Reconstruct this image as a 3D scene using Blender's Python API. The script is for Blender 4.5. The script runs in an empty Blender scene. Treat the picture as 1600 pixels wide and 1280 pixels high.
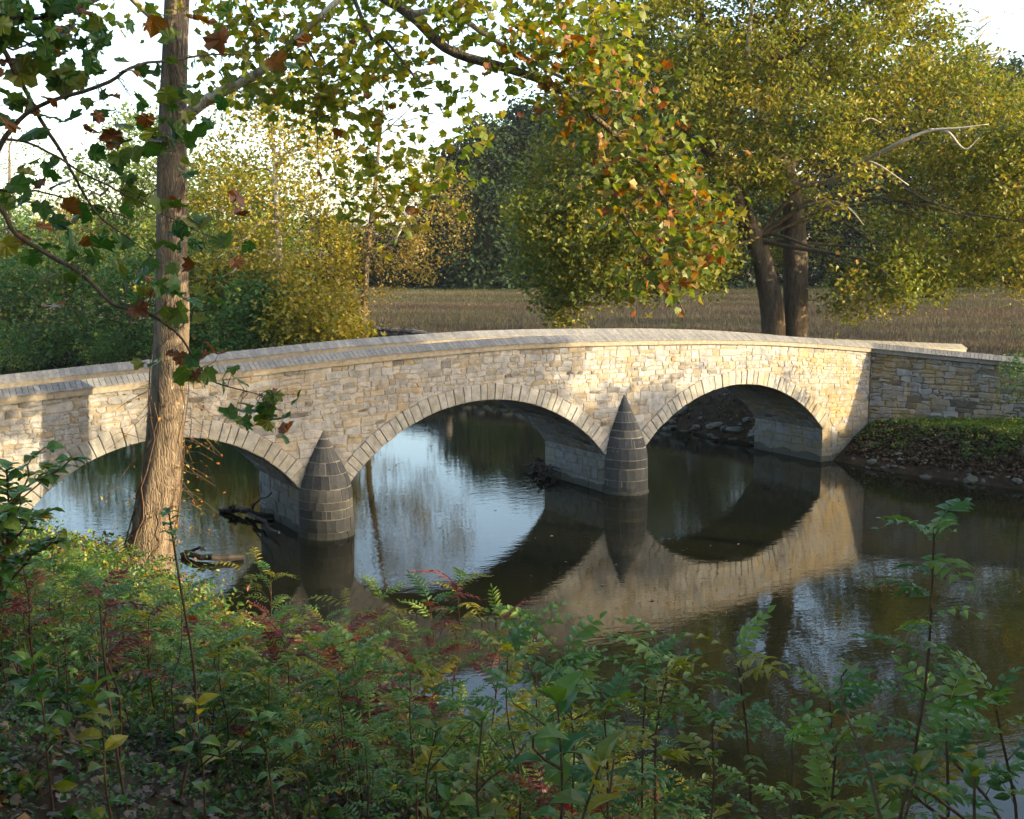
import bpy, math
import numpy as np
from mathutils import Vector, Matrix

rng = np.random.default_rng(7)
sc = bpy.context.scene
COL = sc.collection

# ------------------------------------------------------------------ camera
F_PX, CX, CY, EYE = 1700.0, 800.0, 640.0, 8.0
PITCH = math.atan2(240.0, F_PX)
cam_d = bpy.data.cameras.new('camera')
cam_d.sensor_width = 36.0
cam_d.lens = 36.0 * F_PX / 1600.0
cam_d.clip_start = 0.05
cam_d.clip_end = 3000.0
cam = bpy.data.objects.new('camera', cam_d)
COL.objects.link(cam)
cam.location = (0, 0, EYE)
cam.rotation_euler = (math.pi / 2 - PITCH, 0, 0)
sc.camera = cam

# ------------------------------------------------------------------ sky, sun, exposure
SUN_EL, SUN_AZ = math.radians(13.0), math.radians(110.0)      # azimuth clockwise from +Y
TO_SUN = Vector((math.sin(SUN_AZ) * math.cos(SUN_EL), math.cos(SUN_AZ) * math.cos(SUN_EL), math.sin(SUN_EL)))
world = bpy.data.worlds.new('World')
sc.world = world
world.use_nodes = True
wn = world.node_tree.nodes
sky = wn.new('ShaderNodeTexSky')
sky.sky_type = 'NISHITA'
sky.sun_disc = False
sky.sun_elevation = SUN_EL
sky.sun_rotation = SUN_AZ
sky.altitude = 100
sky.air_density = 1.0
sky.dust_density = 3.0
sky.ozone_density = 1.0
bg = wn['Background']
bg.inputs['Strength'].default_value = 0.15
world.node_tree.links.new(sky.outputs[0], bg.inputs['Color'])
sun_d = bpy.data.lights.new('sun', 'SUN')
sun_d.energy = 2.9
sun_d.angle = math.radians(0.6)
sun_d.color = (1.0, 0.78, 0.46)
sun = bpy.data.objects.new('sun', sun_d)
COL.objects.link(sun)
sun.rotation_euler = TO_SUN.to_track_quat('Z', 'Y').to_euler()
sc.view_settings.view_transform = 'Standard'
sc.view_settings.look = 'None'
sc.view_settings.exposure = 2.42
sc.view_settings.gamma = 1.0
sc.cycles.use_denoising = True
sc.cycles.max_bounces = 6
sc.cycles.diffuse_bounces = 3
sc.cycles.glossy_bounces = 3
sc.cycles.transmission_bounces = 3
sc.cycles.caustics_reflective = False
sc.cycles.caustics_refractive = False

# ------------------------------------------------------------------ geometry helpers
CT, ST = math.cos(PITCH), math.sin(PITCH)


def atY(x, y, Y):
    """point of the place seen at picture position x, y and lying Y metres ahead"""
    x = np.asarray(x, float); y = np.asarray(y, float); Y = np.asarray(Y, float)
    a = (x - CX) / F_PX; b = -(y - CY) / F_PX
    dy = CT + b * ST; dz = -ST + b * CT
    t = Y / dy
    return np.stack([a * t, Y + 0 * t, EYE + dz * t], -1)


def pix(P):
    P = np.asarray(P, float)
    X, Y, Z = P[..., 0], P[..., 1], P[..., 2] - EYE
    d = Y * CT - Z * ST
    u = Y * ST + Z * CT
    return np.stack([CX + F_PX * X / d, CY - F_PX * u / d], -1)


class MB:
    """collects verts / faces, then links them as ONE mesh object"""
    def __init__(self):
        self.v = []; self.f = {}; self.n = 0; self.a = []

    def add(self, V, F, rnd=0.5):
        V = np.asarray(V, float).reshape(-1, 3)
        F = np.asarray(F, int)
        self.f.setdefault(F.shape[1], []).append(F + self.n)
        self.v.append(V); self.n += len(V)
        r = np.empty(len(V)); r[:] = rnd
        self.a.append(r)

    def more(self, F, base):
        F = np.asarray(F, int)
        self.f.setdefault(F.shape[1], []).append(F + base)

    def mesh(self, name, mat, smooth=False):
        me = bpy.data.meshes.new(name)
        V = np.concatenate(self.v).astype(np.float32)
        fl = [(k, np.concatenate(x)) for k, x in self.f.items()]
        loops = np.concatenate([x.ravel() for k, x in fl]).astype(np.int32)
        tot = np.concatenate([np.full(len(x), k, np.int32) for k, x in fl])
        st = np.concatenate([[0], np.cumsum(tot)[:-1]]).astype(np.int32)
        me.vertices.add(len(V)); me.vertices.foreach_set('co', V.ravel())
        me.loops.add(len(loops)); me.loops.foreach_set('vertex_index', loops)
        me.polygons.add(len(tot)); me.polygons.foreach_set('loop_start', st)
        me.polygons.foreach_set('loop_total', tot)
        at = me.attributes.new('rnd', 'FLOAT', 'POINT')
        at.data.foreach_set('value', np.concatenate(self.a).astype(np.float32))
        me.polygons.foreach_set('use_smooth', np.full(len(tot), bool(smooth)))
        me.update(calc_edges=True)
        if isinstance(mat, (list, tuple)):
            for m in mat: me.materials.append(m)
        else:
            me.materials.append(mat)
        return me

    def build(self, name, mat, parent=None, smooth=False):
        return link(name, self.mesh(name, mat, smooth), parent)


def link(name, me, parent=None):
    o = bpy.data.objects.new(name, me)
    COL.objects.link(o)
    if parent is not None: o.parent = parent
    return o


def tag(o, label=None, cat=None, group=None, kind=None):
    if label: o['label'] = label
    if cat: o['category'] = cat
    if group: o['group'] = group
    if kind: o['kind'] = kind
    return o


def thing(name, label, cat, loc=(0, 0, 0), group=None):
    o = bpy.data.objects.new(name, None)
    o.empty_display_size = 0.3
    COL.objects.link(o)
    o.location = Vector(loc)
    return tag(o, label, cat, group)


def smooth_path(P, n):
    """Catmull-Rom through the rows of P"""
    P = np.asarray(P, float)
    if len(P) < 3:
        t = np.linspace(0, 1, n)[:, None]
        return P[0] * (1 - t) + P[-1] * t
    Q = np.vstack([2 * P[0] - P[1], P, 2 * P[-1] - P[-2]])
    s = np.linspace(0, len(P) - 1 - 1e-6, n)
    i = s.astype(int); t = (s - i)[:, None]
    a, b, c, d = Q[i], Q[i + 1], Q[i + 2], Q[i + 3]
    return .5 * (2 * b + (c - a) * t + (2 * a - 5 * b + 4 * c - d) * t ** 2 + (3 * b - a - 3 * c + d) * t ** 3)


def tube(mb, P, R, sides=6, rnd=0.5, lump=0.0, cap=True):
    P = np.asarray(P, float); n = len(P)
    R = np.broadcast_to(np.asarray(R, float), (n,))
    T = np.gradient(P, axis=0); T /= np.linalg.norm(T, axis=1)[:, None] + 1e-9
    ref = np.array([0, 0, 1.0]) if abs(T[:, 2]).mean() < .8 else np.array([1.0, 0, 0])
    A = np.cross(T, ref); A /= np.linalg.norm(A, axis=1)[:, None] + 1e-9
    B = np.cross(T, A)
    th = np.linspace(0, 2 * np.pi, sides, endpoint=False)
    rr = R[:, None] * np.ones(sides)
    if lump:
        ph = rng.uniform(0, 6.28, 6)
        s = np.linspace(0, 1, n)[:, None] * n * .35
        rr = rr * (1 + lump * (np.sin(3 * th + ph[0] + s) * .5 + np.sin(5 * th + ph[1] - s * .7) * .35 + np.sin(2 * th + ph[2] + s * 1.7) * .5
                               + .5 * np.sin(9 * th + ph[3] + .4 * s)))
    V = P[:, None] + rr[..., None] * (np.cos(th)[None, :, None] * A[:, None] + np.sin(th)[None, :, None] * B[:, None])
    i = np.arange(n - 1)[:, None]; j = np.arange(sides)[None]
    k = (j + 1) % sides
    F = np.stack([i * sides + j, i * sides + k, (i + 1) * sides + k, (i + 1) * sides + j], -1).reshape(-1, 4)
    base = mb.n
    mb.add(V.reshape(-1, 3), F, rnd)
    if cap:
        mb.more(np.arange(sides)[None, ::-1], base)
        mb.more(((n - 1) * sides + np.arange(sides))[None], base)


def box(mb, x0, x1, y0, y1, z0, z1, rnd=.5, M=None):
    V = np.array([[x, y, z] for x in (x0, x1) for y in (y0, y1) for z in (z0, z1)], float)
    if M is not None: V = M(V)
    F = [[0, 1, 3, 2], [4, 6, 7, 5], [0, 4, 5, 1], [2, 3, 7, 6], [0, 2, 6, 4], [1, 5, 7, 3]]
    mb.add(V, F, rnd)


def frames(n, up=.6, r=None):
    """random leaf frames (n,3,3): columns = across, along, normal"""
    N = rng.normal(size=(n, 3)); N[:, 2] = np.abs(N[:, 2]) * 1.0 + up
    N /= np.linalg.norm(N, axis=1)[:, None]
    D = rng.normal(size=(n, 3)); D[:, 2] -= .7
    D -= (D * N).sum(1)[:, None] * N
    D /= np.linalg.norm(D, axis=1)[:, None] + 1e-9
    A = np.cross(D, N)
    return np.stack([A, D, N], -1)


def fold(pts, c=(0, -.1), bx=.28, by=.2):
    v = [[c[0], c[1], 0.0]] + [[x, y, bx * abs(x) - by * y * y] for x, y in pts]
    n = len(pts)
    return np.array(v), np.array([[0, 1 + i, 1 + (i + 1) % n] for i in range(n)])


LOBED = fold([(0, -.36), (.16, -.44), (.36, -.36), (.40, -.26), (.60, -.17), (.50, -.06), (.47, .05), (.53, .15), (.46, .36), (.34, .29), (.26, .30), (.17, .42), (0, .62),
              (-.17, .42), (-.26, .30), (-.34, .29), (-.46, .36), (-.53, .15), (-.47, .05), (-.50, -.06), (-.60, -.17), (-.40, -.26), (-.36, -.36), (-.16, -.44)])
LOBED_FAR = fold([(0, -.45), (.5, -.2), (.36, .32), (.13, .22), (0, .6), (-.13, .22), (-.36, .32), (-.5, -.2)])
OVAL = fold([(0, -.5), (.2, -.32), (.28, -.05), (.18, .25), (0, .55), (-.18, .25), (-.28, -.05), (-.2, -.32)], (0, 0), .35, .35)
LANCE = fold([(0, -.5), (.14, -.2), (.12, .15), (0, .55), (-.12, .15), (-.14, -.2)], (0, 0), .4, .3)
DIAMOND = (np.array([[0, -.5, 0], [.36, -.02, .1], [0, .55, -.05], [-.36, -.02, .1]]), np.array([[0, 1, 2], [0, 2, 3]]))


def leaves(mb, C, size, tmpl=DIAMOND, up=.6, Fm=None, rnd=None):
    C = np.asarray(C, float); n = len(C)
    if n == 0: return
    tv, tf = tmpl
    M = frames(n, up) if Fm is None else Fm
    S = np.broadcast_to(np.asarray(size, float), (n,))
    V = C[:, None] + S[:, None, None] * np.einsum('nij,kj->nki', M, tv)
    k = len(tv)
    F = (tf[None] + (np.arange(n) * k)[:, None, None]).reshape(-1, 3)
    r = rng.random(n) if rnd is None else np.broadcast_to(rnd, (n,))
    mb.add(V.reshape(-1, 3), F, np.repeat(r, k))


# ------------------------------------------------------------------ materials
def new_mat(name):
    m = bpy.data.materials.new(name); m.use_nodes = True
    nt = m.node_tree
    for n in list(nt.nodes): nt.nodes.remove(n)
    out = nt.nodes.new('ShaderNodeOutputMaterial')
    return m, nt, out


class NT:
    def __init__(self, nt): self.nt = nt
    def n(self, t, **kw):
        o = self.nt.nodes.new(t)
        for k, v in kw.items(): setattr(o, k, v)
        return o
    def l(self, a, b): self.nt.links.new(a, b)
    def ramp(self, fac, stops, interp='LINEAR'):
        r = self.n('ShaderNodeValToRGB'); r.color_ramp.interpolation = interp
        el = r.color_ramp.elements
        while len(el) < len(stops): el.new(.5)
        for e, (p, c) in zip(el, stops):
            e.position = p; e.color = (*c, 1) if len(c) == 3 else c
        self.l(fac, r.inputs[0]); return r.outputs[0]
    def noise(self, scale, detail=4, rough=.55, vec=None, dist=0.0):
        o = self.n('ShaderNodeTexNoise'); o.inputs['Scale'].default_value = scale
        o.inputs['Detail'].default_value = detail; o.inputs['Roughness'].default_value = rough
        o.inputs['Distortion'].default_value = dist
        if vec is not None: self.l(vec, o.inputs['Vector'])
        return o.outputs['Fac']
    def pos(self): return self.n('ShaderNodeNewGeometry').outputs['Position']
    def scaled(self, v, s):
        o = self.n('ShaderNodeVectorMath', operation='MULTIPLY'); self.l(v, o.inputs[0]); o.inputs[1].default_value = s
        return o.outputs[0]
    def mix(self, fac, a, b, mode='MIX'):
        o = self.n('ShaderNodeMix', data_type='RGBA', blend_type=mode)
        for s, v in ((o.inputs[0], fac), (o.inputs[6], a), (o.inputs[7], b)):
            if hasattr(v, 'is_linked'): self.l(v, s)
            elif isinstance(v, (int, float)): s.default_value = v
            else: s.default_value = (*v, 1)
        return o.outputs[2]
    def math(self, op, a, b=None, clamp=False):
        o = self.n('ShaderNodeMath', operation=op); o.use_clamp = clamp
        for s, v in ((o.inputs[0], a), (o.inputs[1], b)):
            if v is None: continue
            if hasattr(v, 'is_linked'): self.l(v, s)
            else: s.default_value = v
        return o.outputs[0]
    def attr(self, name='rnd'):
        return self.n('ShaderNodeAttribute', attribute_name=name).outputs['Fac']
    def bump(self, h, strength, dist=.02):
        b = self.n('ShaderNodeBump'); b.inputs['Strength'].default_value = strength
        b.inputs['Distance'].default_value = dist; self.l(h, b.inputs['Height']); return b.outputs[0]
    def bsdf(self, col, rough=.8, spec=.3, normal=None):
        p = self.n('ShaderNodeBsdfPrincipled')
        if hasattr(col, 'is_linked'): self.l(col, p.inputs['Base Color'])
        else: p.inputs['Base Color'].default_value = (*col, 1)
        p.inputs['Roughness'].default_value = rough
        p.inputs['Specular IOR Level'].default_value = spec
        if normal is not None: self.l(normal, p.inputs['Normal'])
        return p


def leaf_mat(name, stops, trans=.35, obj_rand=False, rough=.45, spec=.4):
    m, nt, out = new_mat(name); g = NT(nt)
    f = g.n('ShaderNodeObjectInfo').outputs['Random'] if obj_rand else g.attr()
    col = g.ramp(f, stops)
    spot = g.noise(14, 3, .6, g.pos())
    col = g.mix(g.ramp(spot, [(.52, (0, 0, 0)), (.78, (.35, .35, .35))]), col, (.10, .07, .015))
    p = g.bsdf(col, rough, spec)
    t = g.n('ShaderNodeBsdfTranslucent')
    hs = g.n('ShaderNodeHueSaturation'); hs.inputs['Saturation'].default_value = 1.1; hs.inputs['Value'].default_value = 1.25
    g.l(col, hs.inputs['Color']); g.l(hs.outputs[0], t.inputs[0])
    mx = g.n('ShaderNodeMixShader'); mx.inputs[0].default_value = trans
    g.l(p.outputs[0], mx.inputs[1]); g.l(t.outputs[0], mx.inputs[2]); g.l(mx.outputs[0], out.inputs[0])
    return m


def bark_mat(name, a, b, c=None, scale=6, stretch=(1, 1, .22), bump=.7, peel=.55):
    m, nt, out = new_mat(name); g = NT(nt)
    p = g.scaled(g.pos(), stretch)
    n1 = g.noise(scale, 6, .65, p, .6)
    col = g.ramp(n1, [(.3, a), (.68, b)])
    if c is not None:
        n2 = g.noise(1.6, 5, .7, g.scaled(g.pos(), (1, 1, .5)), .5)
        col = g.mix(g.ramp(n2, [(peel, (0, 0, 0)), (peel + .06, (1, 1, 1))]), col, c)
    vo = g.n('ShaderNodeTexVoronoi', feature='DISTANCE_TO_EDGE'); vo.inputs['Scale'].default_value = scale * 2.2
    g.l(p, vo.inputs['Vector'])
    h = g.math('ADD', g.math('MULTIPLY', n1, 1.0), g.math('MULTIPLY', g.math('MINIMUM', vo.outputs['Distance'], .18), 2.0))
    g.l(g.bsdf(col, .9, .15, g.bump(h, bump, .05)).outputs[0], out.inputs[0])
    return m


def stone_mat(name, stops, lichen=.5, wet=True, damp=(.10, .10, .085)):
    m, nt, out = new_mat(name); g = NT(nt)
    pos = g.pos()
    col = g.ramp(g.attr(), stops)
    n1 = g.noise(5, 6, .65, pos)
    col = g.mix(g.ramp(n1, [(.3, (.55, .55, .55)), (.7, (1, 1, 1))]), (0, 0, 0), col)
    fine = g.noise(40, 3, .6, pos)
    col = g.mix(.35, col, g.mix(fine, (.10, .10, .09), (.62, .6, .55)), 'SOFT_LIGHT')
    if lichen:
        sx = g.n('ShaderNodeSeparateXYZ'); g.l(pos, sx.inputs[0])
        side = g.n('ShaderNodeMapRange'); side.inputs[1].default_value = 3; side.inputs[2].default_value = 13
        side.inputs[3].default_value = .0; side.inputs[4].default_value = .14
        g.l(sx.outputs['X'], side.inputs[0])
        n2 = g.math('ADD', g.noise(1.1, 6, .7, pos, .4), side.outputs[0])
        col = g.mix(g.math('MULTIPLY', g.ramp(n2, [(.57, (0, 0, 0)), (.74, (1, 1, 1))]), lichen), col, (.30, .20, .045))
        n3 = g.noise(2.3, 6, .75, pos, .3)
        col = g.mix(g.math('MULTIPLY', g.ramp(n3, [(.58, (0, 0, 0)), (.72, (1, 1, 1))]), .55), col, (.07, .07, .065))
    streak = g.noise(1.0, 5, .65, g.scaled(pos, (2.2, 2.2, .3)), .3)
    col = g.mix(g.math('MULTIPLY', g.ramp(streak, [(.52, (0, 0, 0)), (.7, (1, 1, 1))]), .38), col, (.085, .08, .07))
    if wet:
        sz = g.n('ShaderNodeSeparateXYZ'); g.l(pos, sz.inputs[0])
        h = g.math('ADD', sz.outputs['Z'], g.math('MULTIPLY', g.noise(1.3, 3, .5, pos), -.5))
        col = g.mix(g.ramp(h, [(.0, (.0, .0, .0)), (.02, (1, 1, 1))]), (.04, .04, .03), col)
        mr = g.n('ShaderNodeMapRange'); mr.inputs[1].default_value = .25; mr.inputs[2].default_value = 1.3
        mr.inputs[3].default_value = .55; mr.inputs[4].default_value = 0.0
        g.l(h, mr.inputs[0])
        col = g.mix(mr.outputs[0], col, damp)
    nb = g.bump(g.math('ADD', n1, g.math('MULTIPLY', fine, .35)), .65, .03)
    g.l(g.bsdf(col, .88, .2, nb).outputs[0], out.inputs[0])
    return m


M = {}
M['stone'] = stone_mat('rubble_limestone', [(0, (0.238, 0.248, 0.270)), (.15, (0.328, 0.338, 0.362)), (.3, (0.273, 0.292, 0.323)), (.45, (0.363, 0.367, 0.378)), (.58, (0.293, 0.310, 0.332)),
                                            (.7, (0.349, 0.324, 0.285)), (.8, (0.279, 0.238, 0.178)), (.9, (0.251, 0.266, 0.293)), (1, (0.105, 0.107, 0.111))])
M['voussoir'] = stone_mat('dressed_limestone', [(0, (0.293, 0.302, 0.308)), (.5, (0.336, 0.338, 0.339)), (1, (0.273, 0.274, 0.262))], lichen=.45)
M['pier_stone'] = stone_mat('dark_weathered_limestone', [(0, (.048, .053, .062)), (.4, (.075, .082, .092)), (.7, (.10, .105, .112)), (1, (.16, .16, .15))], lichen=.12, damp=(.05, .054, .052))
M['pale_mortar'] = stone_mat('pale_mortar', [(0, (.36, .33, .26)), (1, (.36, .33, .26))], lichen=.12)
M['wing_stone'] = stone_mat('shaded_rubble_limestone', [(0, (.25, .25, .24)), (.3, (.33, .34, .35)), (.5, (.26, .24, .20)), (.7, (.37, .37, .36)), (.85, (.22, .19, .15)), (1, (.10, .098, .095))], lichen=.5)  # wing copy of the rubble; some of its shade is in the colour
M['wing_mortar'] = stone_mat('shaded_mortar', [(0, (0.187, 0.148, 0.101)), (1, (0.187, 0.148, 0.101))], lichen=.5)  # darkened mortar copy: the wing wall's shade put into the colour
M['mortar'] = stone_mat('lime_mortar', [(0, (.29, .255, .20)), (1, (.29, .255, .20))], lichen=.3)
M['rock'] = stone_mat('river_rock', [(0, (.13, .12, .11)), (.5, (.22, .21, .19)), (1, (.33, .31, .28))], lichen=0, wet=True)


def wood_mat(name, a, b):
    m, nt, out = new_mat(name); g = NT(nt)
    n1 = g.noise(9, 5, .6, g.scaled(g.pos(), (1, 1, 1)))
    base = g.ramp(g.attr(), [(0, a), (1, b)])
    col = g.mix(g.ramp(n1, [(.25, (.5, .5, .5)), (.7, (1, 1, 1))]), (0.02, .02, .02), base)
    g.l(g.bsdf(col, .8, .25, g.bump(n1, .3, .01)).outputs[0], out.inputs[0])
    return m


M['slat'] = wood_mat('weathered_plank', (.15, .155, .16), (.22, .22, .215))
M['fascia'] = wood_mat('weathered_board', (.21, .19, .155), (.26, .235, .19))
M['driftwood'] = wood_mat('driftwood', (.03, .026, .022), (.075, .06, .048))
M['bark_old'] = bark_mat('sycamore_bark', (.038, .03, .024), (.18, .143, .105), (.36, .33, .27), 7, peel=.63, bump=1.0)
M['bark_pale'] = bark_mat('pale_sycamore_bark', (.20, .16, .11), (.36, .31, .24), (.60, .57, .50), 5, peel=.5, bump=.3)
M['bark_dark'] = bark_mat('dark_bark', (.05, .04, .03), (.15, .12, .09), None, 9)
M['twig'] = bark_mat('twig_bark', (.045, .032, .025), (.11, .085, .06), None, 30, bump=.2)
M['twig_pale'] = bark_mat('pale_twig', (.22, .19, .15), (.40, .36, .30), None, 20, bump=.2)

GREEN = [(0, (.030, .075, .012)), (.4, (.05, .11, .015)), (.75, (.09, .14, .018)), (1, (.17, .17, .02))]
M['leaf_near'] = leaf_mat('near_sycamore_leaf', [(0, (.028, .085, .014)), (.55, (.05, .12, .018)), (.85, (.10, .14, .02)), (1, (.16, .15, .02))], .4, obj_rand=True)
M['leaf_near_brown'] = leaf_mat('withered_sycamore_leaf', [(0, (.10, .035, .012)), (.5, (.17, .06, .015)), (1, (.22, .10, .02))], .3, obj_rand=True)
M['leaf_mid'] = leaf_mat('sycamore_leaf', [(0, (.07, .12, .016)), (.4, (.13, .17, .02)), (.66, (.22, .21, .025)), (.84, (.30, .23, .03)),
                                           (.93, (.22, .09, .018)), (1, (.12, .045, .012))], .6)
M['leaf_orange'] = leaf_mat('turning_sycamore_leaf', [(0, (.06, .11, .014)), (.58, (.13, .15, .02)), (.76, (.21, .15, .02)), (.9, (.21, .08, .015)),
                                                      (1, (.16, .045, .012))], .45)
M['leaf_big'] = leaf_mat('olive_sycamore_leaf', [(0, (.05, .085, .016)), (.38, (.10, .125, .02)), (.68, (.165, .16, .026)), (.9, (.28, .23, .035)),
                                                 (1, (.19, .09, .02))], .4, spec=.25)
M['leaf_gold'] = leaf_mat('golden_leaf', [(0, (.10, .12, .015)), (.4, (.22, .20, .02)), (.75, (.34, .26, .03)), (1, (.26, .15, .02))], .42)
M['leaf_olivegold'] = leaf_mat('dry_gold_leaf', [(0, (.11, .11, .02)), (.5, (.20, .155, .028)), (1, (.24, .14, .03))], .4)
M['leaf_dark'] = leaf_mat('wood_leaf', [(0, (.012, .030, .014)), (.6, (.020, .042, .018)), (1, (.035, .055, .018))], .15, rough=.8, spec=.08)  # very dark leaf colour stands in for shade over the wood
M['leaf_bush'] = leaf_mat('bush_leaf', [(0, (0.036, 0.098, 0.031)), (.5, (0.065, 0.143, 0.039)), (.72, (0.143, 0.195, 0.039)), (.9, (0.260, 0.260, 0.046)), (1, (0.338, 0.260, 0.046))], .32, rough=.7, spec=.15)
M['leaf_pale'] = leaf_mat('pale_green_leaf', [(0, (.055, .10, .025)), (.6, (.10, .145, .03)), (1, (.20, .19, .035))], .35, spec=.2)
M['under'] = leaf_mat('undergrowth_leaf', [(0, (.022, .065, .018)), (.42, (.045, .115, .022)), (.68, (.08, .15, .022)), (.80, (.22, .22, .02)), (.88, (.15, .09, .025)),
                                           (.95, (.17, .03, .02)), (1, (.10, .06, .03))], .35)
M['plant_green'] = leaf_mat('plant_leaf_green', [(0, (.035, .11, .025)), (.5, (.075, .17, .03)), (1, (.16, .23, .03))], .35, obj_rand=True)
M['plant_yellow'] = leaf_mat('plant_leaf_yellow', [(0, (.09, .14, .018)), (.5, (.17, .18, .02)), (1, (.32, .26, .02))], .4, obj_rand=True)
M['plant_red'] = leaf_mat('plant_leaf_red', [(0, (.10, .018, .018)), (.6, (.18, .03, .02)), (1, (.20, .07, .02))], .35, obj_rand=True)
M['litter'] = leaf_mat('fallen_leaf', [(0, (.035, .022, .012)), (.5, (.075, .048, .028)), (.85, (.15, .11, .075)), (1, (.12, .075, .025))], .1)
M['grass'] = leaf_mat('dry_field_grass', [(0, (0.037, 0.056, 0.022)), (.3, (0.063, 0.063, 0.033)), (.5, (0.096, 0.081, 0.052)), (.7, (0.089, 0.063, 0.043)), (.85, (0.074, 0.052, 0.037)), (1, (0.118, 0.100, 0.067))], .3, spec=.1)
M['lawn'] = leaf_mat('green_grass', [(0, (.06, .12, .015)), (.7, (.11, .17, .02)), (1, (.18, .17, .05))], .35)
M['stem'] = bark_mat('plant_stem', (.04, .028, .02), (.11, .07, .045), None, 40, bump=.1)
M['stem_red'] = bark_mat('reddish_stem', (.05, .025, .02), (.11, .055, .04), None, 40, bump=.1)
M['vine'] = leaf_mat('vine_leaf', [(0, (.16, .13, .02)), (.4, (.30, .22, .02)), (.7, (.28, .10, .02)), (1, (.14, .03, .02))], .4)

# water
m, nt, out = new_mat('creek_water'); g = NT(nt)
p = g.pos()
wv = g.n('ShaderNodeVectorRotate', rotation_type='Z_AXIS'); wv.inputs['Angle'].default_value = math.radians(-15)
g.l(p, wv.inputs['Vector'])
w1 = g.noise(1.0, 3, .5, g.scaled(wv.outputs[0], (1.5, 3.2, 1)), .3)
w2 = g.noise(1.0, 2, .5, g.scaled(wv.outputs[0], (5, 11, 1)), .2)
patch = g.ramp(g.noise(.13, 3, .5, p), [(.35, (.25, .25, .25)), (.7, (1, 1, 1))])
h = g.math('ADD', g.math('MULTIPLY', w1, .8), g.math('MULTIPLY', w2, .35))
h = g.math('MULTIPLY', h, patch)
ws = g.bsdf((.008, .009, .005), .008, .5, g.bump(h, .15, .04))
ws.inputs['IOR'].default_value = 1.333
g.l(ws.outputs[0], out.inputs[0]); M['water'] = m

# ground
m, nt, out = new_mat('ground_soil'); g = NT(nt)
p = g.pos()
na = g.noise(3.5, 8, .7, p); nb_ = g.noise(.35, 5, .6, p)
soil = g.ramp(na, [(.3, (.012, .009, .006)), (.5, (.032, .022, .014)), (.7, (.065, .046, .028))])
fieldc = g.ramp(g.math('ADD', g.math('MULTIPLY', na, .5), g.math('MULTIPLY', nb_, .5)), [(.35, (.055, .06, .03)), (.5, (.10, .085, .053)), (.65, (.09, .065, .042))])
grassc = g.ramp(na, [(.3, (.04, .08, .012)), (.7, (.09, .13, .02))])
col = g.mix(g.attr('field'), soil, fieldc)
col = g.mix(g.attr('lawn'), col, grassc)
g.l(g.bsdf(col, .95, .1, g.bump(na, .8, .06)).outputs[0], out.inputs[0]); M['ground'] = m

m, nt, out = new_mat('road_dirt'); g = NT(nt)
na = g.noise(4, 6, .65, g.pos())
g.l(g.bsdf(g.ramp(na, [(.3, (.16, .12, .08)), (.7, (.28, .22, .15))]), .95, .1, g.bump(na, .4, .03)).outputs[0], out.inputs[0]); M['road'] = m

# ------------------------------------------------------------------ terrain and creek
WEST = np.array([(20, -45), (13, -6), (9.5, 4), (6, 9.5), (2.6, 14), (-1.5, 17.6), (-5.0, 21.6), (-7.2, 25), (-9.2, 27.6), (-13.6, 28.6), (-18, 33), (-27, 42), (-45, 53), (-90, 62), (-200, 66)], float)
EAST = np.array([(52, -45), (36, 0), (27, 22), (21, 32), (17.6, 36.9), (14.2, 40.0), (12.9, 42.0), (11.0, 45.6), (7.3, 50.6), (1.4, 58.6), (-.7, 59.8), (-12, 68), (-26.8, 78.1), (-50, 88), (-90, 95), (-200, 100)], float)


def dist_line(P, L):
    d = np.full(len(P), 1e9)
    for a, b in zip(L[:-1], L[1:]):
        ab = b - a
        t = np.clip(((P - a) @ ab) / (ab @ ab), 0, 1)
        d = np.minimum(d, np.linalg.norm(P - a - t[:, None] * ab, axis=1))
    return d


RIVER = np.vstack([WEST, EAST[::-1]])


def in_poly(P, Q):
    x, y = P[:, 0], P[:, 1]
    ins = np.zeros(len(P), bool)
    for (x1, y1), (x2, y2) in zip(Q, np.roll(Q, -1, 0)):
        c = ((y1 > y) != (y2 > y)) & (x < (x2 - x1) * (y - y1) / (y2 - y1 + 1e-12) + x1)
        ins ^= c
    return ins


def vnoise(P, s, seed=0):
    q = P * s + seed * 17.3
    return (np.sin(q[:, 0] * 1.3 + 1.7 * np.sin(q[:, 1] * .9)) + np.sin(q[:, 1] * 1.7 + 1.3 * np.sin(q[:, 0] * 1.1 + 2)) + np.sin((q[:, 0] + q[:, 1]) * .8 + 3)) / 3


def ground(P):
    P = np.atleast_2d(np.asarray(P, float))[:, :2]
    dw, de = dist_line(P, WEST), dist_line(P, EAST)
    riv = in_poly(P, RIVER)
    zw = np.interp(dw, [0, .5, 2, 8, 11, 16, 40, 200, 500], [.0, .22, .9, 3.75, 6.1, 7.0, 9, 25, 40])
    ze = np.interp(de, [0, .4, 2.0, 4.6, 9, 30, 55, 80, 110, 200, 500], [.0, .35, 1.55, 1.95, 2.2, 2.4, 2.5, 2.6, 2.7, 3.2, 6])
    # bank beneath the right arch runs lower towards the water behind the bridge
    z = np.where(dw < de, zw, ze)
    z = z + (.05 * vnoise(P, 1.5) + .10 * vnoise(P, .4, 3)) * np.clip(z, 0, 1)
    zr = -np.minimum(np.minimum(dw, de) * .5, 1.6)
    return np.where(riv, zr, z)


def gz(x, y): return float(ground([[x, y]])[0])


def axis(lo, a, b, hi, step, grow=1.18):
    mid = np.arange(a, b, step)
    L, R = [], []
    s, x = step, a
    while x > lo: s *= grow; x -= s; L.append(x)
    s, x = step, b
    while x < hi: R.append(x); s *= grow; x += s
    return np.concatenate([L[::-1], mid, R, [hi]])


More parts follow.
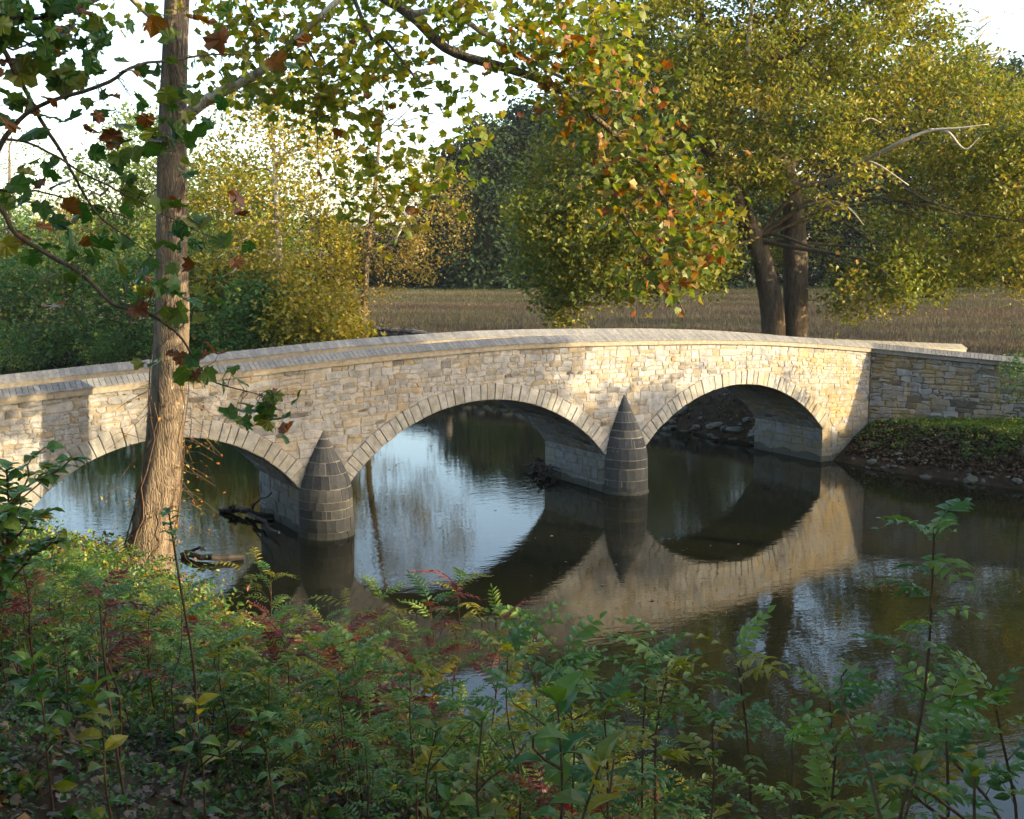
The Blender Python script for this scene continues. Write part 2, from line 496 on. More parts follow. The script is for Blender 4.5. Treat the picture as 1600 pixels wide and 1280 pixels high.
gx = axis(-700, -32, 36, 700, .5); gy = axis(-300, -4, 70, 1100, .5)
GX, GY = np.meshgrid(gx, gy)
GP = np.stack([GX.ravel(), GY.ravel()], -1)
GZ = ground(GP)
nx, ny = len(gx), len(gy)
i, j = np.meshgrid(np.arange(nx - 1), np.arange(ny - 1))
a = (j * nx + i).ravel()
mb = MB(); mb.add(np.column_stack([GP, GZ]), np.stack([a, a + 1, a + nx + 1, a + nx], -1))
ter = mb.build('ground', M['ground'], smooth=True)
tag(ter, kind='structure')
dw, de = dist_line(GP, WEST), dist_line(GP, EAST)
east = de < dw
fld = np.where(east, np.clip((de - 7) / 6, 0, 1), 0)
lawn = np.where(east & (GP[:, 0] > 13), np.clip((de - 1.7) / .6, 0, 1) * np.clip((13 - de) / 3, 0, 1), 0)
for nme, val in (('field', fld), ('lawn', lawn)):
    at = ter.data.attributes.new(nme, 'FLOAT', 'POINT'); at.data.foreach_set('value', val.astype(np.float32))

mb = MB()
mb.add([[-220, -46, 0], [70, -46, 0], [70, 130, 0], [-220, 130, 0]], [[0, 1, 2, 3]])
tag(mb.build('water', M['water']), kind='structure')

# ------------------------------------------------------------------ the bridge
BA = math.radians(32.0)
U = np.array([math.cos(BA), math.sin(BA), 0]); V_ = np.array([-math.sin(BA), math.cos(BA), 0]); ZZ = np.array([0, 0, 1.0])
V0, BW = 29.15, 3.65
TOPU = [-12, 0, 3.4, 6.4, 9.9, 13.8, 18.2, 20.7, 23.4, 26.3, 29.4, 32.9, 35.1, 46, 60]
TOPZ = [3.4, 4.12, 4.38, 4.56, 4.73, 4.96, 5.08, 5.06, 4.99, 4.90, 4.73, 4.43, 4.19, 3.45, 3.0]
_u = np.linspace(-12, 60, 600)
_z = np.interp(_u, TOPU, TOPZ)
_k = np.hanning(31); _k /= _k.sum()
_z2 = np.convolve(np.pad(_z, 15, mode='edge'), _k, 'valid')


def top(u): return np.interp(u, _u, _z2)


ARCHES = []                         # centre u, half span, spring z, crown z
for cu, hs, zs, zc in ((7.35, 3.75, 1.3, 3.2), (17.22, 4.72, 1.3, 3.53), (28.0, 4.5, 1.3, 3.35)):
    ri = zc - zs; R = (hs * hs + ri * ri) / (2 * ri)
    ARCHES.append((cu, hs, zs, zc, R, zc - R))
RING = .5


def buv(u, v, z):
    u, v, z = np.broadcast_arrays(np.asarray(u, float), np.asarray(v, float), np.asarray(z, float))
    return u[..., None] * U + v[..., None] * V_ + z[..., None] * ZZ


def face_map(p, d):                 # p=(u,z), d = metres proud of the face
    p = np.asarray(p, float)
    return buv(p[:, 0], V0 - d, p[:, 1])


def stone_block(pts, fmap, proud, ch=.014, bulge=.006, back=.06):
    pts = np.asarray(pts, float); n = len(pts)
    c = pts.mean(0)
    d = c - pts; L = np.linalg.norm(d, axis=1)[:, None]
    ins = pts + d / (L + 1e-9) * np.minimum(ch * 1.6, L * .3)
    Vv = np.vstack([fmap(pts, -back), fmap(pts, proud - ch), fmap(ins, proud), fmap(c[None], proud + bulge)])
    k = np.arange(n); k2 = (k + 1) % n
    Q = np.vstack([np.stack([k, k2, n + k2, n + k], -1), np.stack([n + k, n + k2, 2 * n + k2, 2 * n + k], -1)])
    T = np.stack([2 * n + k, 2 * n + k2, np.full(n, 3 * n)], -1)
    return Vv, Q, T


def area(p):
    x, y = p[:, 0], p[:, 1]
    return .5 * abs(np.dot(x, np.roll(y, -1)) - np.dot(y, np.roll(x, -1)))


def outline(x0, x1, y0, y1, gap, jit, skew=0.0):
    """rough stone outline, counter-clockwise, 8 points"""
    xm, ym = (x0 + x1) / 2 + rng.normal() * .1 * (x1 - x0), (y0 + y1) / 2
    g_ = gap
    P = np.array([[x0 + g_, y0 + g_], [xm, y0 + g_], [x1 - g_, y0 + g_], [x1 - g_, ym], [x1 - g_, y1 - g_], [xm, y1 - g_], [x0 + g_, y1 - g_], [x0 + g_, ym]])
    J = rng.normal(size=P.shape) * jit
    P = P + np.clip(J, -2 * jit, 2 * jit)
    c = P.mean(0)
    k = rng.uniform(.0, .12)
    for q in (0, 2, 4, 6):
        P[q] += (c - P[q]) * k * rng.random()
    return P


def clip_half(P, n_, c):
    """part of polygon P where n.p >= c"""
    d = P @ n_ - c
    if (d >= 0).all(): return P
    if (d < 0).all(): return P[:0]
    o_ = []
    for k_ in range(len(P)):
        a_, b_ = P[k_], P[(k_ + 1) % len(P)]; da, db_ = d[k_], d[(k_ + 1) % len(P)]
        if da >= 0: o_.append(a_)
        if (da >= 0) != (db_ >= 0): o_.append(a_ + (b_ - a_) * da / (da - db_))
    return np.array(o_)


def rubble(u0, u1, z0, topf, holes, hmin=.15, hmax=.31, warp=True, gap=.011):
    """outlines of random rubble courses"""
    out_ = []
    z = z0; zref = float(np.max(topf(np.linspace(u0, u1, 40))))
    while z < zref - .02:
        h_ = rng.uniform(hmin, hmax)
        if z > 3.6: h_ *= .8
        if zref - (z + h_) < .1: h_ = zref - z
        u = u0 - rng.random() * .4
        while u < u1:
            w = h_ * rng.uniform(.9, 2.9)
            if rng.random() < .1: w *= 1.4
            cells = [(u, u + w, z, z + h_)]
            r = rng.random()
            if h_ > .2 and r < .38:
                s = rng.uniform(.35, .65)
                cells = [(u, u + w, z, z + h_ * s), (u, u + w, z + h_ * s, z + h_)]
                if w > .45:
                    q = rng.uniform(.35, .65)
                    a_, b_ = cells
                    cells = [(u, u + w * q, a_[2], a_[3]), (u + w * q, u + w, a_[2], a_[3]), b_]
            for (a0, a1, b0, b1) in cells:
                a0, a1 = max(a0, u0), min(a1, u1)
                if a1 - a0 < .07: continue
                P = outline(a0, a1, b0, b1, gap, min(.022, .07 * (b1 - b0 + a1 - a0)))
                if warp:
                    s = np.clip((P[:, 1] - 1.5) / (zref - 1.5), 0, 1)
                    P[:, 1] += (topf(P[:, 0]) - zref) * s ** .8 + .035 * np.sin(P[:, 0] * 1.1 + z * 3)
                    P[:, 1] = np.minimum(P[:, 1], topf(P[:, 0]) - .005)
                bad = False
                for (cu, cz, R, zs) in holes:
                    c_ = P.mean(0); hs_ = math.sqrt((R - RING) ** 2 - (zs - cz) ** 2)
                    if c_[1] < zs:
                        if abs(c_[0] - cu) < hs_: bad = True; break
                        sg = 1.0 if c_[0] > cu else -1.0
                        P = clip_half(P, np.array([sg, 0.0]), sg * cu + hs_)
                    else:
                        d_ = c_ - np.array([cu, cz]); L_ = np.linalg.norm(d_)
                        if L_ < R - .25: bad = True; break
                        if L_ < R + 1.2:
                            n_ = d_ / L_
                            P = clip_half(P, n_, n_ @ np.array([cu, cz]) + R + gap)
                    if len(P) < 3: bad = True; break
                if bad or area(P) < .006: continue
                out_.append(P)
            u += w
        z += h_
    return out_


bridge = thing('stone_bridge', 'three-arched pale limestone bridge with plank-capped parapets spanning the creek', 'bridge', buv(18, V0 + 1.8, 0))
ORG = np.array(bridge.location)


def obj_stones(blocks, parent, org, name, mat, limit=300, restname='stone_courses'):
    """the largest in view as objects, the rest joined as one part"""
    def score(Vv):
        q = pix(Vv); return np.prod(np.clip(q.max(0), -50, 1650) - np.clip(q.min(0), -50, 1650))
    order = sorted(range(len(blocks)), key=lambda i_: -score(blocks[i_][0]))
    rest = MB()
    for k, i_ in enumerate(order):
        Vv, Q, T, r = blocks[i_]
        if k < limit:
            b = MB(); b.add(Vv - org, Q, r); b.more(T, 0)
            b.build(name, mat, parent)
        else:
            base = rest.n
            rest.add(Vv - org, Q, r); rest.more(T, base)
    if rest.n:
        tag(rest.build(restname, mat, parent), kind='stuff')


# body (mortar core with the three barrel openings)
prof = [(-12.0, -1.2)]
for cu, hs, zs, zc, R, cz in ARCHES:
    prof += [(cu - hs, -1.2)]
    for t in np.linspace(-1, 1, 33):
        uu = cu + hs * t
        prof.append((uu, cz + math.sqrt(R * R - (uu - cu) ** 2)))
    prof += [(cu + hs, -1.2)]
prof += [(35.1, -1.2), (46.5, -1.2)]
prof = np.array(prof)
vf, vb = V0 + .003, V0 + BW
DECK = .95
mb = MB()
pu, pz = prof[:, 0], prof[:, 1]
n = len(prof)
Vb = np.vstack([buv(pu, vf, pz), buv(pu, vb, pz), buv(pu, vf, top(pu) - DECK), buv(pu, vb, top(pu) - DECK)])
k = np.arange(n - 1)
mb.add(Vb - ORG, np.vstack([np.stack([k, k + 1, 2 * n + k + 1, 2 * n + k], -1), np.stack([n + k + 1, n + k, 3 * n + k, 3 * n + k + 1], -1),
                            np.stack([k + 1, k, n + k, n + k + 1], -1)]))
mb.build('core_wall', M['mortar'], bridge)
mb = MB()
pu = np.linspace(-12, 46.5, 100); n = len(pu); k = np.arange(n - 1)
mb.add(np.vstack([buv(pu, vf + .4, top(pu) - DECK + .004), buv(pu, vb - .4, top(pu) - DECK + .004)]) - ORG, np.stack([k, k + 1, n + k + 1, n + k], -1))
mb.build('road_deck', M['road'], bridge)


def strip(mbx, u0, u1, va, vb_, zlo, zhi, seg=.8, rnd=.5):
    """a bar of rectangular section that follows the crown line of the bridge"""
    n_ = max(2, int((u1 - u0) / seg) + 1)
    uu = np.linspace(u0, u1, n_); t_ = top(uu); k_ = np.arange(n_ - 1)
    P = np.vstack([buv(uu, va, t_ + zlo), buv(uu, vb_, t_ + zlo), buv(uu, vb_, t_ + zhi), buv(uu, va, t_ + zhi)])
    F = []
    for q in range(4):
        r_ = (q + 1) % 4
        F.append(np.stack([q * n_ + k_, q * n_ + k_ + 1, r_ * n_ + k_ + 1, r_ * n_ + k_], -1))
    F.append(np.array([[0, n_, 2 * n_, 3 * n_], [4 * n_ - 1, 3 * n_ - 1, 2 * n_ - 1, n_ - 1]]))
    mbx.add(P - ORG, np.vstack(F), rnd)


mb = MB(); strip(mb, -12, 35.1, vf, V0 + .42, -DECK, 0.0); mb.build('parapet_wall', M['mortar'], bridge)
mb = MB(); strip(mb, -12, 45.6, vb - .42, vb, -DECK, 0.0); mb.build('parapet_wall', M['mortar'], bridge)
# inner-face stones of the far parapet are too small to pick apart: joined
mb = MB()
for P in rubble(1, 45.5, 3.0, lambda u: top(u), [], .14, .24):
    if (P[:, 1] < top(P[:, 0]) - .75).any(): continue
    Vv, Q, T = stone_block(P, lambda p, d: buv(p[:, 0], vb - .42 - d, p[:, 1]), rng.uniform(.01, .03))
    b0 = mb.n; mb.add(Vv - ORG, Q, rng.random()); mb.more(T, b0)
tag(mb.build('parapet_stones', M['stone'], bridge), kind='stuff')

# rubble of the upstream face, pier flanks, abutment flank, soffits
blocks = []
holes = [(cu, cz, R + RING, zs) for cu, hs, zs, zc, R, cz in ARCHES]
for P in rubble(-.5, 35.1, -.35, top, holes):
    Vv, Q, T = stone_block(P, face_map, rng.uniform(.006, .022), ch=.008, bulge=.003)
    blocks.append((Vv, Q, T, rng.random()))
for uc in (ARCHES[0][0] + ARCHES[0][1], ARCHES[1][0] + ARCHES[1][1], ARCHES[2][0] + ARCHES[2][1]):
    fm = lambda p, d, uc=uc: buv(uc - d, p[:, 0], p[:, 1])
    for P in rubble(V0 + .02, V0 + BW, -.4, lambda u: np.full(np.shape(u), 1.3), [], .26, .4, warp=False):
        Vv, Q, T = stone_block(P, fm, rng.uniform(.012, .03), back=.04)
        blocks.append((Vv, Q, T, .85 * rng.random()))
for cu, hs, zs, zc, R, cz in ARCHES:
    half = math.asin(hs / R)
    fm = lambda p, d, cu=cu, cz=cz, R=R: buv(cu + (R - d) * np.sin(p[:, 1] / R), p[:, 0], cz + (R - d) * np.cos(p[:, 1] / R))
    for P in rubble(V0 + .34, V0 + BW, 0, lambda u, e=half * R: np.full(np.shape(u), e), [], .24, .36, warp=False):
        Vv, Q, T = stone_block(P, fm, rng.uniform(.008, .03), back=.03)
        blocks.append((Vv, Q, T, rng.random()))
obj_stones(blocks, bridge, ORG, 'stone', M['stone'], 300)

# voussoirs
for cu, hs, zs, zc, R, cz in ARCHES:
    half = math.asin(hs / R)
    a = -half
    fm = lambda p, d, cu=cu, cz=cz: buv(cu + p[:, 1] * np.sin(p[:, 0]), V0 - d, cz + p[:, 1] * np.cos(p[:, 0]))
    while a < half - .01:
        w = rng.uniform(.20, .36) / R
        if half - (a + w) < .02: w = half - a
        g_ = .008 / R; ro = R + RING + rng.uniform(-.02, .03); ri_ = R - rng.uniform(.0, .012)
        P = np.array([[a + g_, ri_], [a + w / 2, ri_ + .003], [a + w - g_, ri_], [a + w - g_ * 1.1, R + .25], [a + w - g_, ro - .01], [a + w / 2, ro + .006], [a + g_, ro], [a + g_ * 1.1, R + .25]])
        sc_ = np.array([R, 1.0])
        fm2 = lambda p, d: fm(p / sc_, d)
        Vv, Q, T = stone_block((P * sc_), fm2, rng.uniform(.03, .06), ch=.012, back=.33)
        b = MB(); b.add(Vv - ORG, Q, rng.random()); b.more(T, 0); b.build('voussoir', M['voussoir'], bridge)
        a += w

# cutwaters
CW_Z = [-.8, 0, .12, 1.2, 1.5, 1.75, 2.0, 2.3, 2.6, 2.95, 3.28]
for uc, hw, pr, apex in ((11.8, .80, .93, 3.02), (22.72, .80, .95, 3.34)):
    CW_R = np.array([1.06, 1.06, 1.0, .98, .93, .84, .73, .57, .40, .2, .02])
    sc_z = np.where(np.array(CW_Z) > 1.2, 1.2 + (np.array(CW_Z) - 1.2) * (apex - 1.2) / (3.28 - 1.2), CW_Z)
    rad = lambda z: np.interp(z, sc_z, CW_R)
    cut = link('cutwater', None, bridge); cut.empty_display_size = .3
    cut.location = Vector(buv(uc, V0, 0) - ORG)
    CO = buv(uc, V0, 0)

    def cmap(p, d, uc=uc, hw=hw, pr=pr, rad=rad):
        r_ = rad(p[:, 1])
        return buv(uc + (hw * r_ + d) * np.sin(p[:, 0]), V0 - (pr * r_ + d) * np.cos(p[:, 0]) + .02, p[:, 1])
    b = MB()
    A_ = np.linspace(-1.57, 1.57, 17); Zs = np.linspace(-.8, apex, 30)
    AA, Z2 = np.meshgrid(A_, Zs)
    Pm = cmap(np.stack([AA.ravel(), Z2.ravel()], -1), -.004)
    i_, j_ = np.meshgrid(np.arange(16), np.arange(29)); q = (j_ * 17 + i_).ravel()
    b.add(Pm - CO, np.stack([q, q + 1, q + 18, q + 17], -1), .9); b.build('mortar_core', M['pale_mortar'], cut, smooth=True)
    z = -.3
    while z < apex - .04:
        h_ = rng.uniform(.22, .42)
        if apex - z - h_ < .22: h_ = apex - z
        r_ = float(rad(z + h_ * .5))
        m_ = max(1, int(round(3.14 * hw * r_ / rng.uniform(.55, .9))))
        if h_ + z >= apex - .01 or r_ < .22: m_ = 1
        ed = np.linspace(-1.56, 1.56, m_ + 1)
        if m_ > 1: ed[1:-1] += rng.uniform(-.3, .3, m_ - 1) * 3.1 / m_
        for a0, a1 in zip(ed[:-1], ed[1:]):
            ga = rng.uniform(.010, .02) / max(hw * r_, .05)
            na_ = max(2, int((a1 - a0) / .35) + 1)
            aa = np.linspace(a0 + ga, a1 - ga, na_ + 1)
            lo, hi = z + rng.uniform(.010, .02), z + h_ - rng.uniform(.010, .02)
            n2 = na_ + 1; pd = rng.uniform(.003, .02)
            rows = [np.stack([aa, np.full(n2, zz) + rng.normal(size=n2) * .007], -1) for zz in (lo, .5 * (lo + hi), hi)]
            P = np.vstack(rows)
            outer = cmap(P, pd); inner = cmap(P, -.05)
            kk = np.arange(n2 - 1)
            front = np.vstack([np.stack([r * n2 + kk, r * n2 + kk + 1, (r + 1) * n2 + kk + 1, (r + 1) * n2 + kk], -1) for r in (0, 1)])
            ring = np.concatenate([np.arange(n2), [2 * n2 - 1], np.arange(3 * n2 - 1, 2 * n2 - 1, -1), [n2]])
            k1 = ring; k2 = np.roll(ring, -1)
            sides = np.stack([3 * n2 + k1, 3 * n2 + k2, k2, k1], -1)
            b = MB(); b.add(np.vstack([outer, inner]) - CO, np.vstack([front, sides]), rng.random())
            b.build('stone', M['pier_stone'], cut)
        z += h_

# plank coping: fascia boards and sloping slats
FH = .16
for (u0, u1) in zip(np.arange(-11, 34, 3.9), np.append(np.arange(-11, 34, 3.9)[1:], 35.1)):
    b = MB(); strip(b, u0 + .006, u1 - .006, V0 - .115, V0 - .06, .0 + rng.uniform(-.004, .004), FH, rnd=rng.random())
    b.build('fascia_board', M['fascia'], bridge)
b = MB(); strip(b, -12, 35.1, V0 - .06, V0 + .42, .003, .10); b.build('coping_bed', M['fascia'], bridge)


def slat_box(uu, w, vlo, zlo, vhi, zhi, th=.028):
    t0, t1 = float(top(uu)), float(top(uu + w))
    P = []
    for (u_, t_) in ((uu, t0), (uu + w, t1)):
        P += [buv(u_, vlo, t_ + zlo), buv(u_, vhi, t_ + zhi), buv(u_, vhi, t_ + zhi + th), buv(u_, vlo, t_ + zlo + th)]
    F = [[0, 1, 2, 3], [7, 6, 5, 4], [0, 4, 5, 1], [1, 5, 6, 2], [2, 6, 7, 3], [3, 7, 4, 0]]
    return np.array(P), np.array(F)


uu = 1.2
while uu < 35.0:
    w = rng.uniform(.132, .15)
    P, F = slat_box(uu, w - .013, V0 - .16 + rng.uniform(-.004, .004), FH - .004 + rng.uniform(0, .003), V0 + .2, .335 + rng.uniform(-.002, .003))
    b = MB(); b.add(P - ORG, F, rng.random()); b.build('slat', M['slat'], bridge)
    uu += w
rest = MB()
for vlo, zlo, vhi, zhi, ua, ub in ((V0 + .23, .335, V0 + .55, .15, 1.2, 35), (vb - .57, .15, vb - .23, .335, 1.2, 45.6), (vb - .2, .335, vb + .14, .15, 1.2, 45.6)):
    uu = ua
    while uu < ub:
        w = rng.uniform(.132, .15)
        P, F = slat_box(uu, w - .005, vlo, zlo, vhi, zhi); rest.add(P - ORG, F, rng.random()); uu += w
tag(rest.build('rear_slats', M['slat'], bridge), kind='stuff')
b = MB(); strip(b, -12, 45.6, vb - .53, vb - .48, .0, FH); b.build('fascia_board', M['fascia'], bridge)
b = MB(); strip(b, -12, 45.6, vb - .48, vb + .05, .003, .10); b.build('coping_bed', M['fascia'], bridge)

# ------------------------------------------------------------------ wing wall
WA = math.radians(-25.0)
W0 = buv(35.1, V0, 0)
WD = np.array([math.cos(WA), math.sin(WA), 0]); WN = np.array([math.sin(WA), -math.cos(WA), 0])
wing = thing('wing_wall', 'rubble stone wing wall in shade, flaring from the right end of the bridge', 'wall', W0)


def wmap(p, d):
    p = np.asarray(p, float)
    return W0 + p[:, :1] * WD + d * WN + p[:, 1:2] * ZZ if np.ndim(d) == 0 else None


def wtop(s): return np.interp(s, [0, 1, 7, 15], [4.19, 4.12, 3.72, 3.3])


blocks = []
for P in rubble(.02, 13, .6, wtop, [], .13, .3):
    Vv, Q, T = stone_block(P, wmap, rng.uniform(.010, .045), ch=.01)
    blocks.append((Vv, Q, T, rng.random()))
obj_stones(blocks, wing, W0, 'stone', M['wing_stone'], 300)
b = MB()
ss = np.linspace(0, 13, 14); k = np.arange(13); n = 14
P = np.vstack([wmap(np.stack([ss, 0 * ss - .3], -1), -.0), wmap(np.stack([ss, wtop(ss)], -1), -.0), wmap(np.stack([ss, wtop(ss)], -1), -.45), wmap(np.stack([ss, 0 * ss - .3], -1), -.45)])
b.add(P - W0, np.vstack([np.stack([q * n + k, q * n + k + 1, (q + 1) * n + k + 1, (q + 1) * n + k], -1) for q in range(3)] + [np.array([[0, n, 2 * n, 3 * n], [n - 1, 2 * n - 1, 3 * n - 1, 4 * n - 1]])]))
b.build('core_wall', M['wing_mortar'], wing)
for s0 in (.03, 4.0, 8.2):
    s1 = s0 + 3.9; b = MB()
    ss = np.linspace(s0, s1, 6); k = np.arange(5); n = 6; tt = wtop(ss)
    P = np.vstack([wmap(np.stack([ss, tt], -1), .06), wmap(np.stack([ss, tt], -1), .115), wmap(np.stack([ss, tt + FH], -1), .115), wmap(np.stack([ss, tt + FH], -1), .06)])
    b.add(P - W0, np.vstack([np.stack([q * n + k, q * n + k + 1, ((q + 1) % 4) * n + k + 1, ((q + 1) % 4) * n + k], -1) for q in range(4)] + [np.array([[0, n, 2 * n, 3 * n], [n - 1, 2 * n - 1, 3 * n - 1, 4 * n - 1]])]), rng.random())
    b.build('fascia_board', M['fascia'], wing)
s = .02
while s < 12.5:
    w = rng.uniform(.132, .15)
    for (da, za, db_, zb) in ((.16, FH, -.2, .335), (-.23, .335, -.58, .16)):
        P = []
        for q in (s, s + w - .012):
            t_ = float(wtop(q))
            for (d_, z_) in ((da, za), (db_, zb), (db_, zb + .028), (da, za + .028)):
                P.append(W0 + q * WD + d_ * WN + (t_ + z_) * ZZ)
        b = MB(); b.add(np.array(P) - W0, [[0, 1, 2, 3], [7, 6, 5, 4], [0, 4, 5, 1], [1, 5, 6, 2], [2, 6, 7, 3], [3, 7, 4, 0]], rng.random())
        b.build('slat', M['slat'], wing)
    s += w

# ------------------------------------------------------------------ dry stone wall, shore rubble, driftwood
def rock_mesh(b, c, s, flat=.6, org=np.zeros(3)):
    """rough rock: squashed jittered icosahedron"""
    t = (1 + 5 ** .5) / 2
    Vv = np.array([[-1, t, 0], [1, t, 0], [-1, -t, 0], [1, -t, 0], [0, -1, t], [0, 1, t], [0, -1, -t], [0, 1, -t], [t, 0, -1], [t, 0, 1], [-t, 0, -1], [-t, 0, 1]], float) / 1.9
    F = [[0, 11, 5], [0, 5, 1], [0, 1, 7], [0, 7, 10], [0, 10, 11], [1, 5, 9], [5, 11, 4], [11, 10, 2], [10, 7, 6], [7, 1, 8], [3, 9, 4], [3, 4, 2], [3, 2, 6], [3, 6, 8], [3, 8, 9], [4, 9, 5], [2, 4, 11], [6, 2, 10], [8, 6, 7], [9, 8, 1]]
    Vv = Vv * rng.uniform(.72, 1.2, (12, 1)) * np.array([rng.uniform(.8, 1.4), rng.uniform(.7, 1.1), flat * rng.uniform(.7, 1.2)])
    a_ = rng.uniform(0, 6.28); R_ = np.array([[math.cos(a_), -math.sin(a_), 0], [math.sin(a_), math.cos(a_), 0], [0, 0, 1]])
    b.add(Vv @ R_.T * s + c - org, F, rng.random())


def shore_pt(L, s):
    d = np.concatenate([[0], np.cumsum(np.linalg.norm(np.diff(L, axis=0), axis=1))])
    return np.stack([np.interp(s, d, L[:, 0]), np.interp(s, d, L[:, 1])], -1)


def rubble_bank(label, path, n_, smin, smax, spread):
    path = np.asarray(path, float)
    L = np.linalg.norm(np.diff(path, axis=0), axis=1).sum()
    c0 = path[0]
    root = thing('rock_rubble', label, 'rocks', (c0[0], c0[1], 0))
    o_ = np.array([c0[0], c0[1], 0])
    for _ in range(n_):
        p_ = shore_pt(path, np.array([rng.uniform(0, L)]))[0] + rng.normal(size=2) * spread
        s_ = rng.uniform(smin, smax) * (1 if rng.random() < .8 else 1.5)
        z_ = max(gz(*p_), -.12)
        if gz(*p_) < -.25: continue
        b_ = MB(); rock_mesh(b_, np.array([p_[0], p_[1], z_ + s_ * .04]), s_, org=o_)
        b_.build('rock', M['rock'], root)


rubble_bank('loose pale rocks along the far waterline seen through the right arch', [(11.0, 45.8), (7.4, 50.8), (5.5, 53.3)], 80, .12, .34, .55)
rubble_bank('loose pale rocks on the far shore seen under the middle arch', [(4.5, 54.6), (1.4, 58.9), (-.7, 60.1), (-6, 63.5)], 70, .15, .4, .6)
rubble_bank('scattered grey rocks at the foot of the right bank below the wing wall', [(13.4, 41.2), (14.3, 40.1), (17.6, 37.1), (21, 32.3)], 70, .07, .2, .3)

dsw = thing('dry_stone_wall', 'low dark dry-stone wall at the near edge of the field behind the bridge', 'wall', atY(640, 530, 70))
o_ = np.array(dsw.location)
for k in range(75):
    t = k / 74
    c = atY(575 + 125 * t, 524, 73 - 6 * t)
    zg = gz(c[0], c[1])
    for lay in range(5):
        b = MB(); rock_mesh(b, np.array([c[0] + rng.normal() * .05, c[1], zg + .15 + .27 * lay]), .3, .62, o_); b.build('stone', M['rock'], dsw)


def driftwood(label, parts, loc, name='driftwood'):
    root = thing(name, label, 'driftwood', loc)
    o_ = np.array(loc, float)
    for P, r0, r1 in parts:
        P = smooth_path(np.asarray(P, float), 10); P[1:-1] += rng.normal(size=(8, 3)) * .03
        b = MB(); tube(b, P - o_, np.linspace(r0, r1, 10), 7, rng.random(), .15); b.build('branch', M['driftwood'], root)


def px0(x, y, z=0.0):
    Yv = 10.0
    for _ in range(60):
        p_ = atY(x, y, Yv); 
        Yv *= (EYE - z) / max(EYE - p_[2], 1e-3) if p_[2] < EYE else 1.5
    return atY(x, y, Yv)


driftwood('bleached dark log lying in the water just right of the foreground trunk',
          [([px0(285, 868, .05), px0(330, 872, .12), px0(380, 870, .08)], .10, .07), ([px0(290, 862, .1), px0(312, 857, .3), px0(320, 860, .25)], .05, .02)], px0(330, 870))
driftwood('snag of dark sticks caught against the left pier',
          [([px0(345, 797, .05), px0(385, 800, .15), px0(428, 806, .1)], .08, .06), ([px0(392, 801, .1), px0(402, 785, .5), px0(424, 770, 1.0)], .05, .02),
           ([px0(385, 800, .1), px0(410, 815, .2), px0(436, 832, .2)], .06, .04), ([px0(355, 799, .1), px0(365, 792, .25), px0(372, 796, .2)], .06, .04)], px0(395, 803))
pl = []
for k in range(26):
    c = px0(rng.uniform(832, 868), rng.uniform(735, 752), 0.0)
    a_ = rng.uniform(0, 6.28); L_ = rng.uniform(.3, .8); e = rng.uniform(-.1, .7)
    d_ = np.array([math.cos(a_), math.sin(a_), e]) * L_
    c = c + np.array([0, 0, rng.uniform(.05, .5)])
    pl.append(([c - d_ * .6, c + rng.normal(size=3) * .06, c + d_ * .6], rng.uniform(.03, .08), rng.uniform(.01, .03)))
driftwood('heap of broken branches piled behind the right pier', pl, px0(848, 746))

# ------------------------------------------------------------------ trees
def poly_sample(poly, n_):
    poly = np.asarray(poly, float); lo, hi = poly.min(0), poly.max(0); out_ = np.zeros((0, 2))
    while len(out_) < n_:
        q = rng.uniform(lo, hi, (n_ * 3, 2)); out_ = np.vstack([out_, q[in_poly(q, poly)]])
    return out_[:n_]


def crown_px(poly, Yc, depth, n_):
    q = poly_sample(poly, n_)
    poly = np.asarray(poly, float); c = poly.mean(0); ext = (poly.max(0) - poly.min(0)) / 2
    rr = np.linalg.norm((q - c) / ext, axis=1)
    e = rng.uniform(-1, 1, n_) * np.sqrt(np.clip(1 - .8 * rr ** 2, .12, 1))
    return atY(q[:, 0], q[:, 1], Yc + depth * e)


def branch_to(mbx, a_, b_, r0, r1, sag=.15, n_=6, sides=4):
    a_, b_ = np.asarray(a_, float), np.asarray(b_, float); L_ = np.linalg.norm(b_ - a_)
    m1 = a_ + (b_ - a_) * .35 + rng.normal(size=3) * L_ * .07 + np.array([0, 0, L_ * sag])
    m2 = a_ + (b_ - a_) * .7 + rng.normal(size=3) * L_ * .07 + np.array([0, 0, L_ * sag * .8])
    P = smooth_path([a_, m1, m2, b_], n_)
    tube(mbx, P, np.linspace(r0, r1, n_), sides, rng.random(), cap=False)
    return P


def grow_twigs(tw, S, clusters, base, frac, r0, sag=.06):
    d0 = np.array([np.linalg.norm(S - c, axis=1).min() for c in clusters])
    buf = np.zeros((len(S) + 4 * len(clusters), 3)); n_ = len(S); buf[:n_] = S
    for k_ in np.argsort(d0):
        if rng.random() > frac: continue
        c = clusters[k_]; d_ = np.linalg.norm(buf[:n_] - c, axis=1); i_ = int(np.argmin(d_))
        if d_[i_] < .12: continue
        P_ = branch_to(tw, buf[i_] - base, c - base, r0 * min(1, .5 + .15 * d_[i_]), r0 * .35, sag, 5, 3)
        buf[n_:n_ + 3] = P_[2:] + base; n_ += 3


